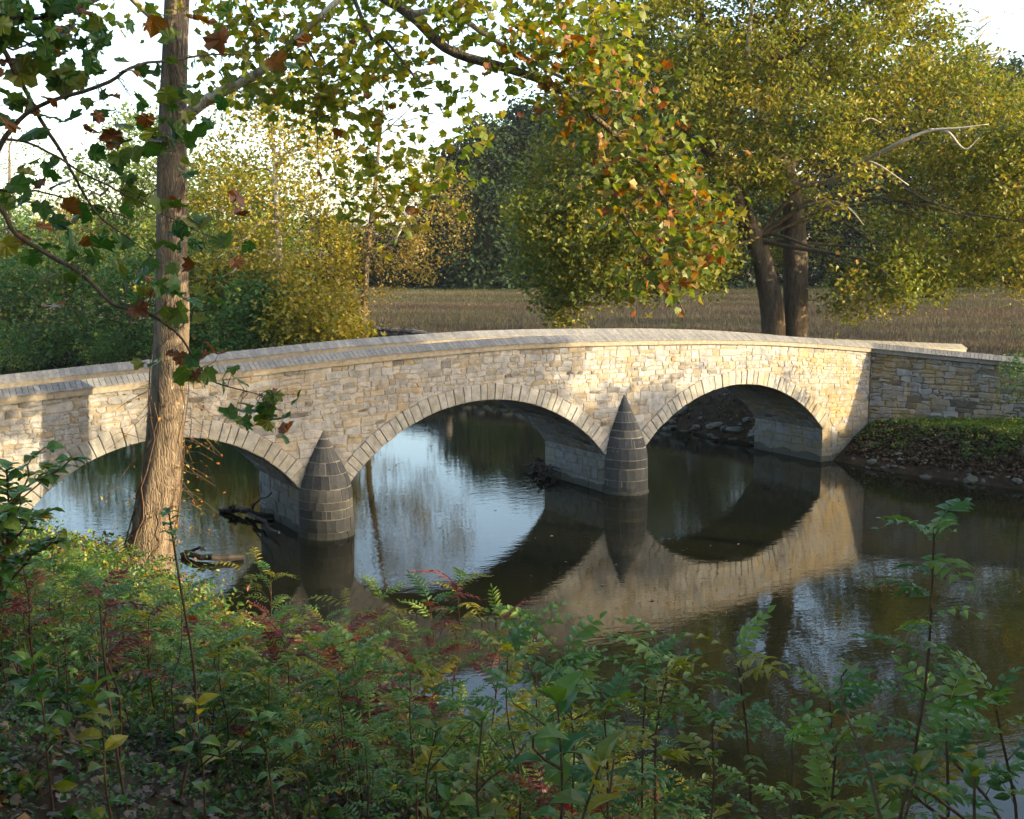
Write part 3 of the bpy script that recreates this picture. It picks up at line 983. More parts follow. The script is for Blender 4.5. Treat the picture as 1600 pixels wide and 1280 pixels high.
def build_tree(name, label, cat, base, trunks, clusters, leaf, mats, group=None, limbs=8, limb_r=.12, twig_frac=1.0, twig_r=.025,
               sides=10, extra_limbs=(), leaf_ok=None, limb_sag=.12, lump=.07):
    """trunks: list of (path, radii); leaf = (per cluster, sigma, size, template, up)"""
    base = np.asarray(base, float)
    root = thing(name, label, cat, base, group)
    skel = []
    for P, R in trunks:
        P = smooth_path(P, max(12, len(P) * 4)); R = np.interp(np.linspace(0, 1, len(P)), np.linspace(0, 1, len(R)), R)
        b_ = MB(); tube(b_, P - base, R, sides, .5, lump); b_.build('trunk', mats[0], root, smooth=True)
        skel.append(P[len(P) // 3:])
    trunk_pts = np.vstack(skel)
    for P, r0, r1, mt in extra_limbs:
        P = smooth_path(P, max(10, len(P) * 4))
        b_ = MB(); tube(b_, P - base, np.linspace(r0, r1, len(P)), max(5, sides - 2), .5, lump); b_.build('limb', mt or mats[1], root, smooth=True)
        skel.append(P)
    if limbs and len(clusters):
        pick = clusters[rng.choice(len(clusters), min(limbs, len(clusters)), replace=False)]
        for c in pick:
            cand = trunk_pts[trunk_pts[:, 2] < max(c[2] - .1 * np.linalg.norm(c[:2] - trunk_pts[-1, :2]), trunk_pts[:, 2].min() + .5)]
            if len(cand) == 0: cand = trunk_pts[:3]
            a_ = cand[np.argmin(np.linalg.norm(cand - c, axis=1) + .3 * np.abs(cand[:, 2] - c[2]))]
            b_ = MB(); P = branch_to(b_, a_ - base, c - base, limb_r * rng.uniform(.7, 1.2), limb_r * .25, limb_sag, 9, 6)
            b_.build('limb', mats[1], root, smooth=True)
            skel.append(P[2:] + base)
    S = np.vstack(skel)
    tw = MB()
    grow_twigs(tw, S, clusters, base, twig_frac, twig_r)
    if tw.n: tag(tw.build('twigs', mats[2], root), kind='stuff')
    per, sig, size, tmpl, up = leaf
    n_ = len(clusters) * per
    C = np.repeat(clusters, per, 0) + rng.normal(size=(n_, 3)) * sig * np.array([1, 1, .75])
    crn = np.repeat(np.clip(.5 + .32 * rng.normal(size=len(clusters)), 0, 1), per)
    # keep a tint per cluster as well as per leaf
    lm = mats[3] if isinstance(mats[3], (list, tuple)) else [mats[3]]
    for li, mt in enumerate(lm):
        Ck = C[li::len(lm)]
        lf = MB(); leaves(lf, Ck - base, size * rng.uniform(.65, 1.25, len(Ck)), tmpl, up, rnd=np.clip(.5 * crn[:len(C)][li::len(lm)] + .5 * rng.random(len(Ck)), 0, 1))
        tag(lf.build('crown', mt, root), kind='stuff')
    return root


# --- foreground sycamore at the water's edge, left
TY = 26.2
tp = [(222, 915), (233, 860), (246, 790), (257, 700), (264, 600), (268, 500), (268, 400), (269, 280), (271, 160), (274, 60), (278, -40), (284, -200), (296, -420)]
tw_ = [100, 74, 62, 57, 55, 50, 46, 43, 40, 37, 34, 29, 18]
P = np.array([atY(x, y, TY) for x, y in tp]); R = np.array(tw_) / 2 * TY / F_PX
P[0, 2] = min(P[0, 2], gz(P[0, 0], P[0, 1]) - .1)
base = np.array([P[0, 0], P[0, 1], gz(P[0, 0], P[0, 1])])
lim = lambda pts: [atY(x, y, Y) for x, y, Y in pts]
ex = [(lim([(280, 190, 26.2), (320, 158, 26), (370, 132, 25.6), (410, 110, 25.2), (470, 55, 24.5), (560, -30, 24)]), .15, .06, M['bark_pale']),
      (lim([(282, -180, 26.2), (400, -90, 25.5), (540, -35, 24.5), (640, 22, 23.6), (700, 78, 23), (790, 106, 22.4), (860, 132, 22), (920, 176, 21.6), (990, 240, 21.3), (1050, 330, 21)]), .15, .03, M['bark_old']),
      (lim([(640, 22, 23.6), (700, 18, 23.2), (760, 55, 22.8), (830, 95, 22.2), (900, 130, 21.6), (1000, 150, 21)]), .07, .02, M['bark_pale']),
      (lim([(540, -35, 24.5), (580, 60, 24), (600, 62, 24), (640, 110, 23.5), (648, 122, 23.4)]), .05, .02, M['twig']),
      (lim([(940, 200, 21.6), (960, 300, 21.3), (1000, 380, 21), (1040, 430, 20.9), (1070, 490, 20.8)]), .03, .01, M['twig']),
      (lim([(470, 55, 24.5), (500, 120, 24.3), (495, 190, 24.2), (500, 280, 24.1)]), .03, .008, M['twig']),
      (lim([(410, 110, 25.2), (400, 60, 25), (385, 0, 24.8), (350, -90, 24.6)]), .06, .03, M['bark_pale']),
      (lim([(276, 60, 26.2), (230, 20, 26), (170, -30, 26), (90, -60, 26)]), .1, .03, M['bark_pale'])]
cl = []
reg = [([(300, -60), (620, -60), (640, 120), (560, 210), (400, 180), (330, 110)], 24.6, 1.5, 110),
       ([(420, 100), (720, 100), (740, 210), (690, 300), (560, 340), (500, 230)], 24, 1.3, 62),
       ([(600, -80), (1000, -80), (980, 90), (850, 120), (700, 70)], 22.6, 1.5, 110),
       ([(560, 330), (700, 260), (660, 340), (600, 390)], 23.6, .8, 10),
       ([(60, -120), (260, -120), (240, 60), (110, 70)], 26, 1.2, 30),
       ([(250, -500), (950, -420), (1000, -80), (200, -80)], 24, 3.0, 50)]
for pl, Yc, dp, n_ in reg: cl.append(crown_px(pl, Yc, dp, n_))
cl = np.vstack(cl)
syc = build_tree('sycamore_tree', 'tall flaky-barked sycamore in front of the bridge, its trunk sunlit on one side', 'tree', base, [(P, R)], cl,
                 (10, .36, .23, LOBED_FAR, .35), (M['bark_old'], M['bark_pale'], M['twig'], M['leaf_mid']), limbs=0, twig_frac=.75, twig_r=.018, sides=22, extra_limbs=ex)
cl2 = [crown_px(pl, Yc, dp, n_) for pl, Yc, dp, n_ in
       [([(760, 40), (900, 60), (1040, 130), (1100, 260), (1060, 330), (940, 260), (830, 160)], 21.4, 1.0, 100),
        ([(900, 240), (1060, 250), (1130, 300), (1120, 420), (1010, 420), (960, 340)], 20.9, .9, 75),
        ([(940, 420), (1080, 400), (1110, 470), (1075, 510), (1030, 480)], 20.8, .6, 14)]]
cl2 = np.vstack(cl2)
tw = MB(); S = np.vstack([smooth_path(e[0], 40) for e in ex[1:5]])
grow_twigs(tw, S, cl2, base, 1.0, .016, .03)
tag(tw.build('twigs', M['twig'], syc), kind='stuff')
lf = MB(); C = np.repeat(cl2, 7, 0) + rng.normal(size=(len(cl2) * 7, 3)) * .26
leaves(lf, C - base, .2 * rng.uniform(.7, 1.25, len(C)), LOBED_FAR, .3)
o = tag(lf.build('crown', M['leaf_orange'], syc), kind='stuff'); o['label'] = 'orange and green leaves on the limb hanging before the bridge'
# creeper on the trunk
vb_ = MB(); vl = []
for k in range(16):
    s0 = rng.uniform(.02, .12); L_ = rng.uniform(.12, .34); a0 = rng.uniform(0, 6.28)
    tt = np.linspace(s0, s0 + L_, 14)
    Pc = np.stack([np.interp(tt * 12, np.arange(13), P[:, q]) for q in range(3)], -1); Rc = np.interp(tt * 12, np.arange(13), R)
    an = a0 + np.cumsum(rng.normal(size=14) * .22)
    Q = Pc + (Rc * 1.06 + .02)[:, None] * np.stack([np.cos(an), np.sin(an), 0 * an], -1)
    tube(vb_, Q - base, np.linspace(.02, .008, 14), 4, .5, cap=False); vl.append(Q)
for k in range(60):           # loose hanging runners
    s0 = rng.uniform(.1, .36) * 12
    pc = np.array([np.interp(s0, np.arange(13), P[:, q]) for q in range(3)])
    side = 1 if rng.random() < .75 else -1
    e = pc + np.array([side * rng.uniform(.6, 1.5), -rng.uniform(0, .6), -rng.uniform(-.1, 1.0)])
    branch_to(vb_, pc - base, e - base, .009, .004, .1, 7, 3); vl.append(np.linspace(pc + (e - pc) * .5, e, 4))
tag(vb_.build('creeper_stems', M['stem'], syc), kind='stuff')
vl = np.vstack(vl); C = vl[rng.integers(0, len(vl), 330)] + rng.normal(size=(330, 3)) * .1
lf = MB(); leaves(lf, C - base, rng.uniform(.06, .12, 330), OVAL, .2); tag(lf.build('creeper_leaves', M['vine'], syc), kind='stuff')

# --- near sycamore whose trunk stands left of the view; its boughs hang into it
NB = np.array([-6.6, 6.2, gz(-6.6, 6.2)])
near = thing('sycamore_tree', 'near sycamore bough with large green and brown leaves hanging in from the left', 'tree', NB)
b = MB(); tp = smooth_path([NB - [0, 0, .3], NB + [.1, .1, 2.5], NB + [.0, .3, 5.5], NB + [.2, .2, 9.0], NB + [.1, 0, 13]], 24)
tube(b, tp - NB, np.linspace(.42, .14, 24), 16, .5, .08); b.build('trunk', M['bark_old'], near, smooth=True)
boughs = [[(-330, 260, 7.2), (-60, 330, 8.4), (4, 218, 8.6), (60, 165, 8.6), (165, 130, 8.6), (215, 100, 8.7), (280, 91, 8.9), (340, 85, 9.1), (430, 88, 9.4)],
          [(-330, 200, 7.2), (-80, 270, 8.4), (0, 326, 8.6), (22, 366, 8.6), (70, 398, 8.6), (130, 432, 8.6), (180, 478, 8.6), (232, 493, 8.6), (285, 528, 8.7), (312, 570, 8.8), (340, 600, 8.8), (415, 624, 8.9)],
          [(4, 218, 8.6), (40, 222, 8.7), (90, 250, 8.8), (150, 285, 8.9), (200, 310, 9), (260, 340, 9.1), (320, 372, 9.2)],
          [(-300, -40, 7.2), (-40, 40, 8.5), (30, 128, 8.9), (70, 200, 9), (105, 250, 9), (150, 330, 9), (200, 370, 9), (245, 405, 9)],
          [(-300, -100, 7.2), (-60, 10, 8.2), (40, 30, 8.8), (110, 20, 9), (190, -10, 9.3), (300, -30, 9.6)],
          [(-60, 10, 8.2), (10, 72, 8.8), (52, 62, 9), (120, 60, 9.4)],
          [(-80, 270, 8.4), (10, 298, 8.8), (60, 300, 9), (120, 315, 9.1), (210, 345, 9.3)]]
SK = []
for k, bo in enumerate(boughs):
    Pq = smooth_path(lim(bo), 36); Pq[1:] += np.cumsum(rng.normal(size=(35, 3)) * .004, 0)
    b = MB(); tube(b, Pq - NB, np.linspace(.026 if bo[0][0] < -100 else .012, .004, 36), 7, .5, .05); b.build('bough', M['twig'], near, smooth=True); SK.append(Pq)
b = MB(); 
for k in (0, 1, 3, 4):
    branch_to(b, tp[8 + k * 2] - NB, SK[k][0] - NB, .07, .036, .03, 8, 7)
b.build('limb', M['twig'], near, smooth=True)
SKp = np.vstack(SK)
LV = [(35, 114, 46), (100, 128, 46), (150, 100, 30), (138, 122, 24), (190, 96, 22), (222, 108, 22), (55, 215, 46), (120, 62, 30), (60, 52, 32), (45, 30, 34), (157, 182, 26), (192, 200, 30),
      (225, 200, 36), (245, 232, 40), (272, 202, 32), (307, 207, 44), (210, 240, 30), (112, 185, 36), (100, 292, 46), (292, 270, 28), (297, 152, 32), (220, 160, 26), (232, 132, 24), (322, 95, 26),
      (92, 349, 30), (157, 372, 32), (192, 377, 32), (112, 375, 32), (225, 432, 34), (277, 320, 26), (280, 360, 30), (310, 347, 36), (347, 375, 32), (347, 442, 32), (250, 450, 26), (282, 490, 36),
      (212, 470, 26), (112, 435, 26), (92, 455, 26), (272, 420, 26), (245, 565, 26), (300, 560, 28), (297, 585, 36), (350, 590, 36), (374, 598, 27), (12, 385, 30), (8, 312, 36), (465, 622, 24),
      (415, 655, 38), (356, 645, 28), (384, 640, 22), (20, 15, 40), (85, 10, 36), (10, 70, 34), (130, 15, 28), (72, 95, 26), (30, 160, 28), (8, 190, 26), (75, 268, 30), (30, 290, 34), (180, 262, 28), (205, 290, 30),
      (150, 240, 26), (130, 330, 34), (200, 335, 30), (245, 380, 26), (310, 500, 24), (335, 470, 26), (240, 18, 26), (262, 60, 24), (205, 40, 22), (355, 20, 32), (430, 55, 26), (410, 100, 30), (455, 105, 26)]
BR = [(160, 305, 26), (62, 285, 24), (345, 65, 38), (312, 28, 34), (107, 328, 32), (67, 360, 28), (225, 430, 24), (337, 552, 32), (425, 624, 36), (78, 158, 24), (98, 50, 26), (228, 187, 24), (295, 415, 20), (375, 335, 22),
      (370, 410, 22), (270, 552, 18), (282, 560, 22), (430, 100, 32), (33, 373, 22), (175, 330, 22), (478, 68, 30)]
lm_v = []
for v_ in range(6):
    tv, tf = LOBED
    t2 = tv.copy(); t2[:, :2] *= rng.uniform(.9, 1.1, (len(tv), 1)); t2[:, 2] += rng.normal(size=len(tv)) * .05 + .12 * np.sin(tv[:, 0] * 4 + v_)
    row = []
    for mt in (M['leaf_near'], M['leaf_near_brown']):
        b = MB(); q = t2.copy()
        if mt is M['leaf_near_brown']: q[:, 2] += .8 * q[:, 0] ** 2 * (1 if v_ % 2 else -1) + .3 * q[:, 1] ** 2
        q[:, 1] += .45                       # origin at the leaf base
        b.add(q, tf); row.append(b.mesh('leaf', mt))
    lm_v.append(row)
allv = [(x, y, s_, 0) for x, y, s_ in LV] + [(x, y, s_, 1) for x, y, s_ in BR]
for k in range(200):
    x, y, s_, _ = allv[rng.integers(0, 62)]
    if rng.random() < .35: x, y = rng.uniform(0, 140), rng.uniform(-10, 110)
    allv.append((x + rng.normal() * 34, y + rng.normal() * 26, rng.uniform(18, 34), 1 if rng.random() < .14 else 0))
pet = MB()
for x, y, s_, br in allv:
    if y > 590 and x < 320: continue
    pq = pix(SKp); i_ = np.argmin(np.hypot(pq[:, 0] - x, pq[:, 1] - y))
    Yl = SKp[i_, 1] + rng.normal() * .15
    c = atY(x, y, Yl); sz = s_ * 1.08 * Yl / F_PX
    Nn = rng.normal(size=3) * .7 + np.array([.1, -.5, .75]); Nn /= np.linalg.norm(Nn)
    D = rng.normal(size=3) * .6 + np.array([.1, 0, -.9 if br else -.45]); D -= (D @ Nn) * Nn; D /= np.linalg.norm(D)
    A = np.cross(D, Nn)
    st = c - D * sz * .45
    o = link('leaf', lm_v[rng.integers(0, 6)][br], near)
    Mx = Matrix(((A[0] * sz, D[0] * sz, Nn[0] * sz, st[0] - NB[0]), (A[1] * sz, D[1] * sz, Nn[1] * sz, st[1] - NB[1]), (A[2] * sz, D[2] * sz, Nn[2] * sz, st[2] - NB[2]), (0, 0, 0, 1)))
    o.matrix_basis = Mx
    j_ = np.argmin(np.linalg.norm(SKp - st, axis=1))
    branch_to(pet, SKp[j_] - NB, st - NB, .0035, .0018, .05, 5, 3)
tag(pet.build('twigs', M['twig'], near), kind='stuff')
q = rng.normal(size=(240, 3)); q /= np.linalg.norm(q, axis=1)[:, None]; q *= rng.random((240, 1)) ** .4
cl = NB + np.array([2.2, 1.0, 12.5]) + q * np.array([6, 5, 3.2])
b = MB()
for c in cl[::4]: branch_to(b, tp[12 + int(rng.integers(0, 11))] - NB, c - NB, .05, .015, .05, 6, 4)
tag(b.build('upper_branches', M['twig'], near), kind='stuff')
C = np.repeat(cl, 12, 0) + rng.normal(size=(240 * 12, 3)) * .5
b = MB(); leaves(b, C - NB, rng.uniform(.2, .34, len(C)), LOBED_FAR, .5); tag(b.build('crown', M['leaf_bush'], near), kind='stuff')

# --- big double-trunked sycamore behind the right end of the bridge
BY = 50.0
bx, by_ = 12.6, 50.0
base = np.array([bx, by_, gz(bx, by_)])
A_ = [atY(*q) for q in ((1212, 560, 50), (1208, 500, 50), (1196, 430, 50), (1180, 375, 50), (1158, 330, 50.2), (1125, 260, 50.5), (1100, 160, 51), (1094, 60, 51), (1092, -60, 51.5), (1085, -180, 52))]
B_ = [atY(*q) for q in ((1240, 560, 50.3), (1243, 500, 50.3), (1243, 410, 50.3), (1240, 340, 50.4), (1228, 270, 50.5), (1190, 200, 50.5), (1205, 110, 50.5), (1232, 0, 50.5), (1250, -130, 50))]
for q in (A_, B_): q[0][2] = base[2] - .3
ex = [(lim([(1228, 290, 50.4), (1290, 285, 48), (1345, 255, 46), (1400, 226, 44.5), (1450, 205, 44), (1500, 200, 43.6), (1545, 194, 43.4)]), .15, .012, M['twig_pale']),
      (lim([(1450, 203, 44), (1480, 206, 43.8), (1500, 228, 43.6), (1512, 232, 43.5), (1530, 215, 43.4)]), .07, .01, M['twig_pale']),
      (lim([(1236, 330, 50.4), (1290, 315, 47), (1325, 325, 45), (1350, 352, 44.6)]), .10, .012, M['twig_pale']),
      (lim([(1335, 262, 46.3), (1365, 255, 45.6), (1420, 290, 45)]), .08, .03, M['twig_pale']),
      (lim([(1345, 190, 45), (1360, 185, 45), (1376, 192, 45)]), .04, .02, M['twig_pale']),
      (lim([(1158, 330, 50.2), (1080, 290, 48), (980, 270, 47), (900, 280, 46)]), .18, .05, None),
      (lim([(1125, 260, 50.5), (1040, 170, 49), (960, 90, 49), (920, 10, 49)]), .16, .05, None),
      (lim([(1190, 200, 50.5), (1170, 100, 50), (1175, 0, 49.5), (1180, -120, 49)]), .15, .05, M['bark_pale']),
      (lim([(1205, 110, 50.5), (1300, 40, 49), (1400, -20, 49)]), .15, .05, None),
      (lim([(1228, 270, 50.5), (1330, 170, 53), (1450, 120, 54), (1560, 90, 54)]), .17, .05, None)]
crown = [(865, 395), (800, 330), (830, 230), (880, 150), (930, 40), (1000, -110), (1120, -200), (1260, -220), (1390, -150), (1490, 60), (1620, 140), (1690, 260), (1680, 400), (1600, 455), (1490, 440), (1380, 420), (1290, 400), (1160, 420), (1010, 420)]
cl = np.vstack([crown_px(crown, 50.0, 6.5, 1250),
                crown_px([(800, 330), (900, 300), (1050, 380), (1180, 400), (1120, 450), (960, 460), (880, 470), (820, 420)], 47, 4, 130),
                crown_px([(1265, 420), (1380, 400), (1480, 400), (1470, 450), (1380, 480), (1300, 500)], 47, 3.5, 85),
                crown_px([(855, 440), (900, 450), (885, 500), (868, 495)], 46, .8, 9),
                crown_px([(1560, 200), (1700, 200), (1700, 450), (1590, 460)], 46, 4, 70)])
_p = pix(cl); _r = 400 + F_PX * (cl[:, 2] + 8) / cl[:, 1]
hollow = (np.abs(_p[:, 0] - 1305) < 75) & (_r > 900) & (_r < 1120) & (rng.random(len(cl)) < .6)      # open space under the crown right of the trunks
hollow |= (_p[:, 0] > 1150) & (_p[:, 0] < 1275) & (_p[:, 1] > 305) & (cl[:, 1] < 50.5)
hollow |= (np.linalg.norm((cl - base - [0, 0, 9.5]) / [4.5, 2.5, 3.5], axis=1) < 1) & (rng.random(len(cl)) < .5)
cl = cl[~hollow]
big = build_tree('sycamore_tree', 'huge double-trunked sycamore with olive and gold leaves beyond the right arch', 'tree', base,
                 [(A_, [.62, .54, .48, .45, .40, .33, .27, .23, .17, .08]), (B_, [.62, .56, .52, .5, .42, .3, .24, .17, .08])], cl,
                 (90, .46, .22, DIAMOND, .5), (M['bark_dark'], M['bark_dark'], M['twig'], M['leaf_big']), limbs=26, limb_r=.12, twig_frac=.9, twig_r=.026, sides=16, extra_limbs=ex)


def px_tree(name, label, x, Yc, poly, n_, leaf, mats, trunk=None, tr=(.2, .05), group=None, depth=None, **kw):
    poly = np.asarray(poly, float)
    xb = float(atY(x, 500, Yc)[0])
    base = np.array([xb, Yc, gz(xb, Yc)])
    if depth is None: depth = (poly[:, 0].max() - poly[:, 0].min()) / 2 * Yc / F_PX * .8
    cl_ = crown_px(poly, Yc, depth, n_)
    cl_ = cl_[cl_[:, 2] > ground(cl_)[:] + .2]
    if trunk is None:
        t_ = float(cl_[:, 2].max()); trunk = [base - [0, 0, .3], base + [rng.normal() * .2, 0, (t_ - base[2]) * .4], base + [rng.normal() * .5, 0, (t_ - base[2]) * .9]]
    else:
        trunk = [atY(a_, b_, Yc) for a_, b_ in trunk]; trunk[0][2] = base[2] - .3; trunk[0][0] = base[0]; 
    return build_tree(name, label, 'tree' if 'tree' in name else 'bush', base, [(trunk, np.linspace(tr[0], tr[1], 5))], cl_, leaf, mats, group, **kw)


# --- golden trees on the far shore, left of the middle
px_tree('riverside_tree', 'golden sycamore with pale forked branches left of the middle, behind the bridge', 440, 72, [(310, 510), (290, 400), (300, 250), (340, 150), (420, 105), (500, 130), (545, 250), (548, 400), (535, 500), (440, 520)], 430,
        (34, .6, .28, DIAMOND, .4), (M['bark_pale'], M['bark_pale'], M['twig'], M['leaf_gold']), [(440, 560), (438, 430), (433, 340), (428, 240), (420, 140)], (.32, .07), limbs=16, limb_r=.10, twig_r=.03, depth=4,
        extra_limbs=[(lim([(436, 345, 72), (405, 350, 70.5), (385, 372, 70), (372, 376, 69.6)]), .1, .05, M['twig_pale']), (lim([(430, 260, 72), (460, 230, 71), (500, 222, 70.6)]), .1, .03, None)])
px_tree('riverside_tree', 'slender half-bare tree with bronze leaves standing before the field behind the bridge', 565, 70, [(545, 480), (560, 330), (600, 240), (660, 230), (725, 280), (738, 350), (700, 430), (640, 455)], 170,
        (30, .45, .2, DIAMOND, .4), (M['bark_old'], M['twig'], M['twig'], M['leaf_olivegold']), [(563, 560), (572, 420), (583, 320), (592, 230), (602, 140)], (.26, .04), limbs=18, limb_r=.07, twig_r=.022, depth=4,
        extra_limbs=[(lim([(592, 235, 70), (570, 190, 69), (560, 150, 69)]), .04, .01, M['twig']), (lim([(595, 210, 70), (640, 170, 70), (660, 140, 70)]), .04, .01, M['twig']),
                     (lim([(575, 400, 70), (620, 370, 68.5), (640, 320, 68), (690, 300, 68)]), .09, .02, M['bark_pale']), (lim([(598, 170, 70), (590, 120, 70)]), .03, .01, M['twig'])])
px_tree('riverside_tree', 'yellow-leaved low tree between the golden sycamore and the half-bare tree', 490, 68, [(430, 520), (440, 420), (480, 360), (530, 370), (560, 430), (560, 530), (480, 540)], 95,
        (34, .5, .25, DIAMOND, .4), (M['bark_dark'], M['twig'], M['twig'], M['leaf_gold']), None, (.16, .05), limbs=8, limb_r=.06, depth=3)
px_tree('background_tree', 'pale green tree showing behind the foreground trunk', 200, 98, [(95, 440), (100, 320), (140, 230), (200, 175), (270, 190), (340, 270), (360, 420)], 270,
        (34, .9, .42, DIAMOND, .4), (M['bark_dark'], M['twig'], M['twig'], M['leaf_pale']), None, (.35, .1), limbs=10)
px_tree('background_tree', 'thinly leaved pale tree at the left edge beyond the water', 30, 92, [(-80, 420), (-60, 250), (0, 180), (60, 210), (120, 320), (130, 430)], 130,
        (16, .9, .24, DIAMOND, .4), (M['bark_dark'], M['twig'], M['twig'], M['leaf_pale']), None, (.3, .08), limbs=12)
px_tree('background_tree', 'olive tree behind the golden sycamore on the far shore', 345, 84, [(280, 500), (270, 360), (320, 260), (400, 240), (450, 320), (450, 500)], 190,
        (34, .8, .38, DIAMOND, .4), (M['bark_dark'], M['twig'], M['twig'], M['leaf_pale']), None, (.3, .08), limbs=10)
for k, (x, yt, Yc, w_, mt) in enumerate([(15, 300, 90, 60, 'leaf_bush'), (118, 310, 87, 55, 'leaf_olivegold'), (322, 330, 80, 55, 'leaf_bush'), (395, 350, 76, 50, 'leaf_gold')]):
    px_tree('shore_tree', ['loose green tree above the bushes at the left edge', 'loose yellowing tree above the bushes left of the foreground trunk', 'loose green tree above the bushes right of the foreground trunk', 'loose golden tree above the bushes below the golden sycamore'][k], x, Yc,
            [(x - w_ * .7, 500), (x - w_ * 1.1, 430), (x - w_ * .8, yt + 50), (x - w_ * .2, yt), (x + w_ * .6, yt + 25), (x + w_ * 1.1, 420), (x + w_ * .7, 500)], 110,
            (28, .65, .28, DIAMOND, .4), (M['bark_dark'], M['twig'], M['twig'], M[mt]), None, (.2, .06), 'loose trees on the far shore', depth=3, limbs=9, limb_r=.07, twig_frac=.8)
# --- bushes of the far shore, left
BW_ = ['at the left edge of the view', 'second from the left edge', 'third from the left edge', 'just left of the foreground trunk', 'just right of the foreground trunk', 'below the golden sycamore', 'left of the half-bare tree', 'at the foot of the half-bare tree']
for k, (x, yt, Yc, w_) in enumerate([(-30, 392, 84, 75), (55, 372, 82, 70), (130, 380, 80, 65), (205, 395, 77, 60), (315, 400, 73, 70), (395, 440, 69, 50), (470, 430, 67, 50), (530, 500, 66, 34)]):
    yb = 572 - 4 * max(0, k - 3)
    px_tree('shore_bush', ('green' if k < 6 else 'golden') + ' leafy bush on the far shore, ' + BW_[k], x, Yc, [(x - w_, yb), (x - w_ * 1.1, (yt + yb) / 2), (x - w_ * .7, yt + 25), (x - 10, yt), (x + w_ * .7, yt + 18), (x + w_ * 1.1, (yt + yb) / 2), (x + w_, yb)], 125 if k < 6 else 70,
            (36, .75, .32, DIAMOND, .5), (M['bark_dark'], M['twig'], M['twig'], M['leaf_bush'] if k < 6 else M['leaf_gold']), None, (.12, .04), 'bushes along the far shore', depth=2.6, limbs=5, limb_r=.05, twig_frac=.3)
for k, (x, yt, Yc, w_) in enumerate([(10, 500, 76.5, 40), (175, 510, 75, 36), (270, 505, 72, 36), (370, 500, 68, 40)]):
    px_tree('overhanging_bush', 'low grey-green bush overhanging the dark water, ' + ['at the left edge', 'left of the foreground trunk', 'directly behind the foreground trunk', 'right of the foreground trunk'][k], x, Yc,
            [(x - w_, 580), (x - w_, 535), (x - 12, yt), (x + w_ * .7, yt + 15), (x + w_, 545), (x + w_, 580)], 60,
            (36, .4, .18, DIAMOND, .5), (M['bark_dark'], M['twig'], M['twig'], M['leaf_bush']), None, (.08, .03), 'bushes overhanging the water', depth=1.4, limbs=4, limb_r=.04, twig_frac=.3)

px_tree('bank_shrub', 'green shrub at the right edge of the view before the wing wall', 1612, 38.0, [(1560, 700), (1568, 600), (1590, 520), (1640, 500), (1690, 560), (1700, 700)], 70,
        (40, .22, .11, DIAMOND, .5), (M['bark_dark'], M['twig'], M['twig'], M['leaf_bush']), None, (.05, .02), None, depth=.8, limbs=5, limb_r=.025, twig_frac=.6, twig_r=.01)
# --- dark wood beyond the field
ORD = ['first', 'second', 'third', 'fourth', 'fifth', 'sixth', 'seventh', 'eighth', 'ninth', 'tenth', 'eleventh', 'twelfth', 'thirteenth', 'fourteenth', 'fifteenth', 'sixteenth']
wood = [(715, 225, 176, 42), (762, 182, 172, 50), (815, 160, 178, 52), (872, 140, 174, 55), (940, 85, 180, 60), (1010, 55, 175, 58), (1085, 50, 180, 60), (1165, 50, 176, 60), (1250, 60, 181, 62), (1335, 95, 176, 60),
        (1420, 80, 179, 58), (1500, 98, 175, 58), (1575, 85, 180, 60), (1650, 95, 176, 60)]
for k, (x, yt, Yc, w_) in enumerate(wood):
    yb = 462
    px_tree('woodland_tree', f'dark green tree in the wood beyond the field, {ORD[k]} from its left end', x, Yc,
            [(x - w_ * .8, yb), (x - w_ * 1.1, (yt + yb) / 2 + 40), (x - w_ * .95, yt + 80), (x - w_ * .4, yt + 15), (x, yt), (x + w_ * .5, yt + 22), (x + w_, yt + 85), (x + w_ * 1.1, (yt + yb) / 2 + 40), (x + w_ * .8, yb)], 230,
            (60, 1.3, .85, DIAMOND, .5), (M['bark_dark'], M['twig'], M['twig'], M['leaf_dark']), None, (.4, .1), 'trees of the wood beyond the field', limbs=5, limb_r=.12, twig_frac=.15)
FAR = [(505, 345, 190, 34), (560, 352, 200, 36), (615, 362, 195, 34), (665, 350, 185, 34), (60, 350, 150, 60), (250, 340, 160, 60), (410, 345, 170, 55), (160, 345, 150, 55), (335, 348, 165, 55)]
FL = ['behind the golden sycamore', 'left of the half-bare tree', 'right of the half-bare trunk', 'at the left end of the field', 'at the far left', 'behind the foreground trunk', 'behind the golden leaves', 'left of the foreground trunk', 'right of the foreground trunk']
for k, (x, yt, Yc, w_) in enumerate(FAR):
    px_tree('distant_tree', 'distant hazy tree low on the horizon ' + FL[k], x, Yc, [(x - w_, 450), (x - w_, 400), (x - w_ * .4, yt), (x + w_ * .5, yt + 10), (x + w_, 400), (x + w_, 450)], 80,
            (60, 1.5, .9, DIAMOND, .5), (M['bark_dark'], M['twig'], M['twig'], M['leaf_dark'] if k < 4 else M['leaf_bush']), None, (.3, .1), 'distant trees', limbs=3, twig_frac=.1)
# bare-topped tree, top right
px_tree('background_tree', 'thin nearly bare tree rising above the wood at the top right corner', 1535, 176, [(1490, 120), (1480, 40), (1520, -20), (1580, 0), (1600, 90)], 36,
        (10, .8, .25, DIAMOND, .4), (M['twig_pale'], M['twig_pale'], M['twig_pale'], M['leaf_pale']), [(1535, 470), (1535, 300), (1532, 180), (1528, 90), (1530, 20)], (.3, .05), limbs=22, limb_r=.11, twig_r=.05)


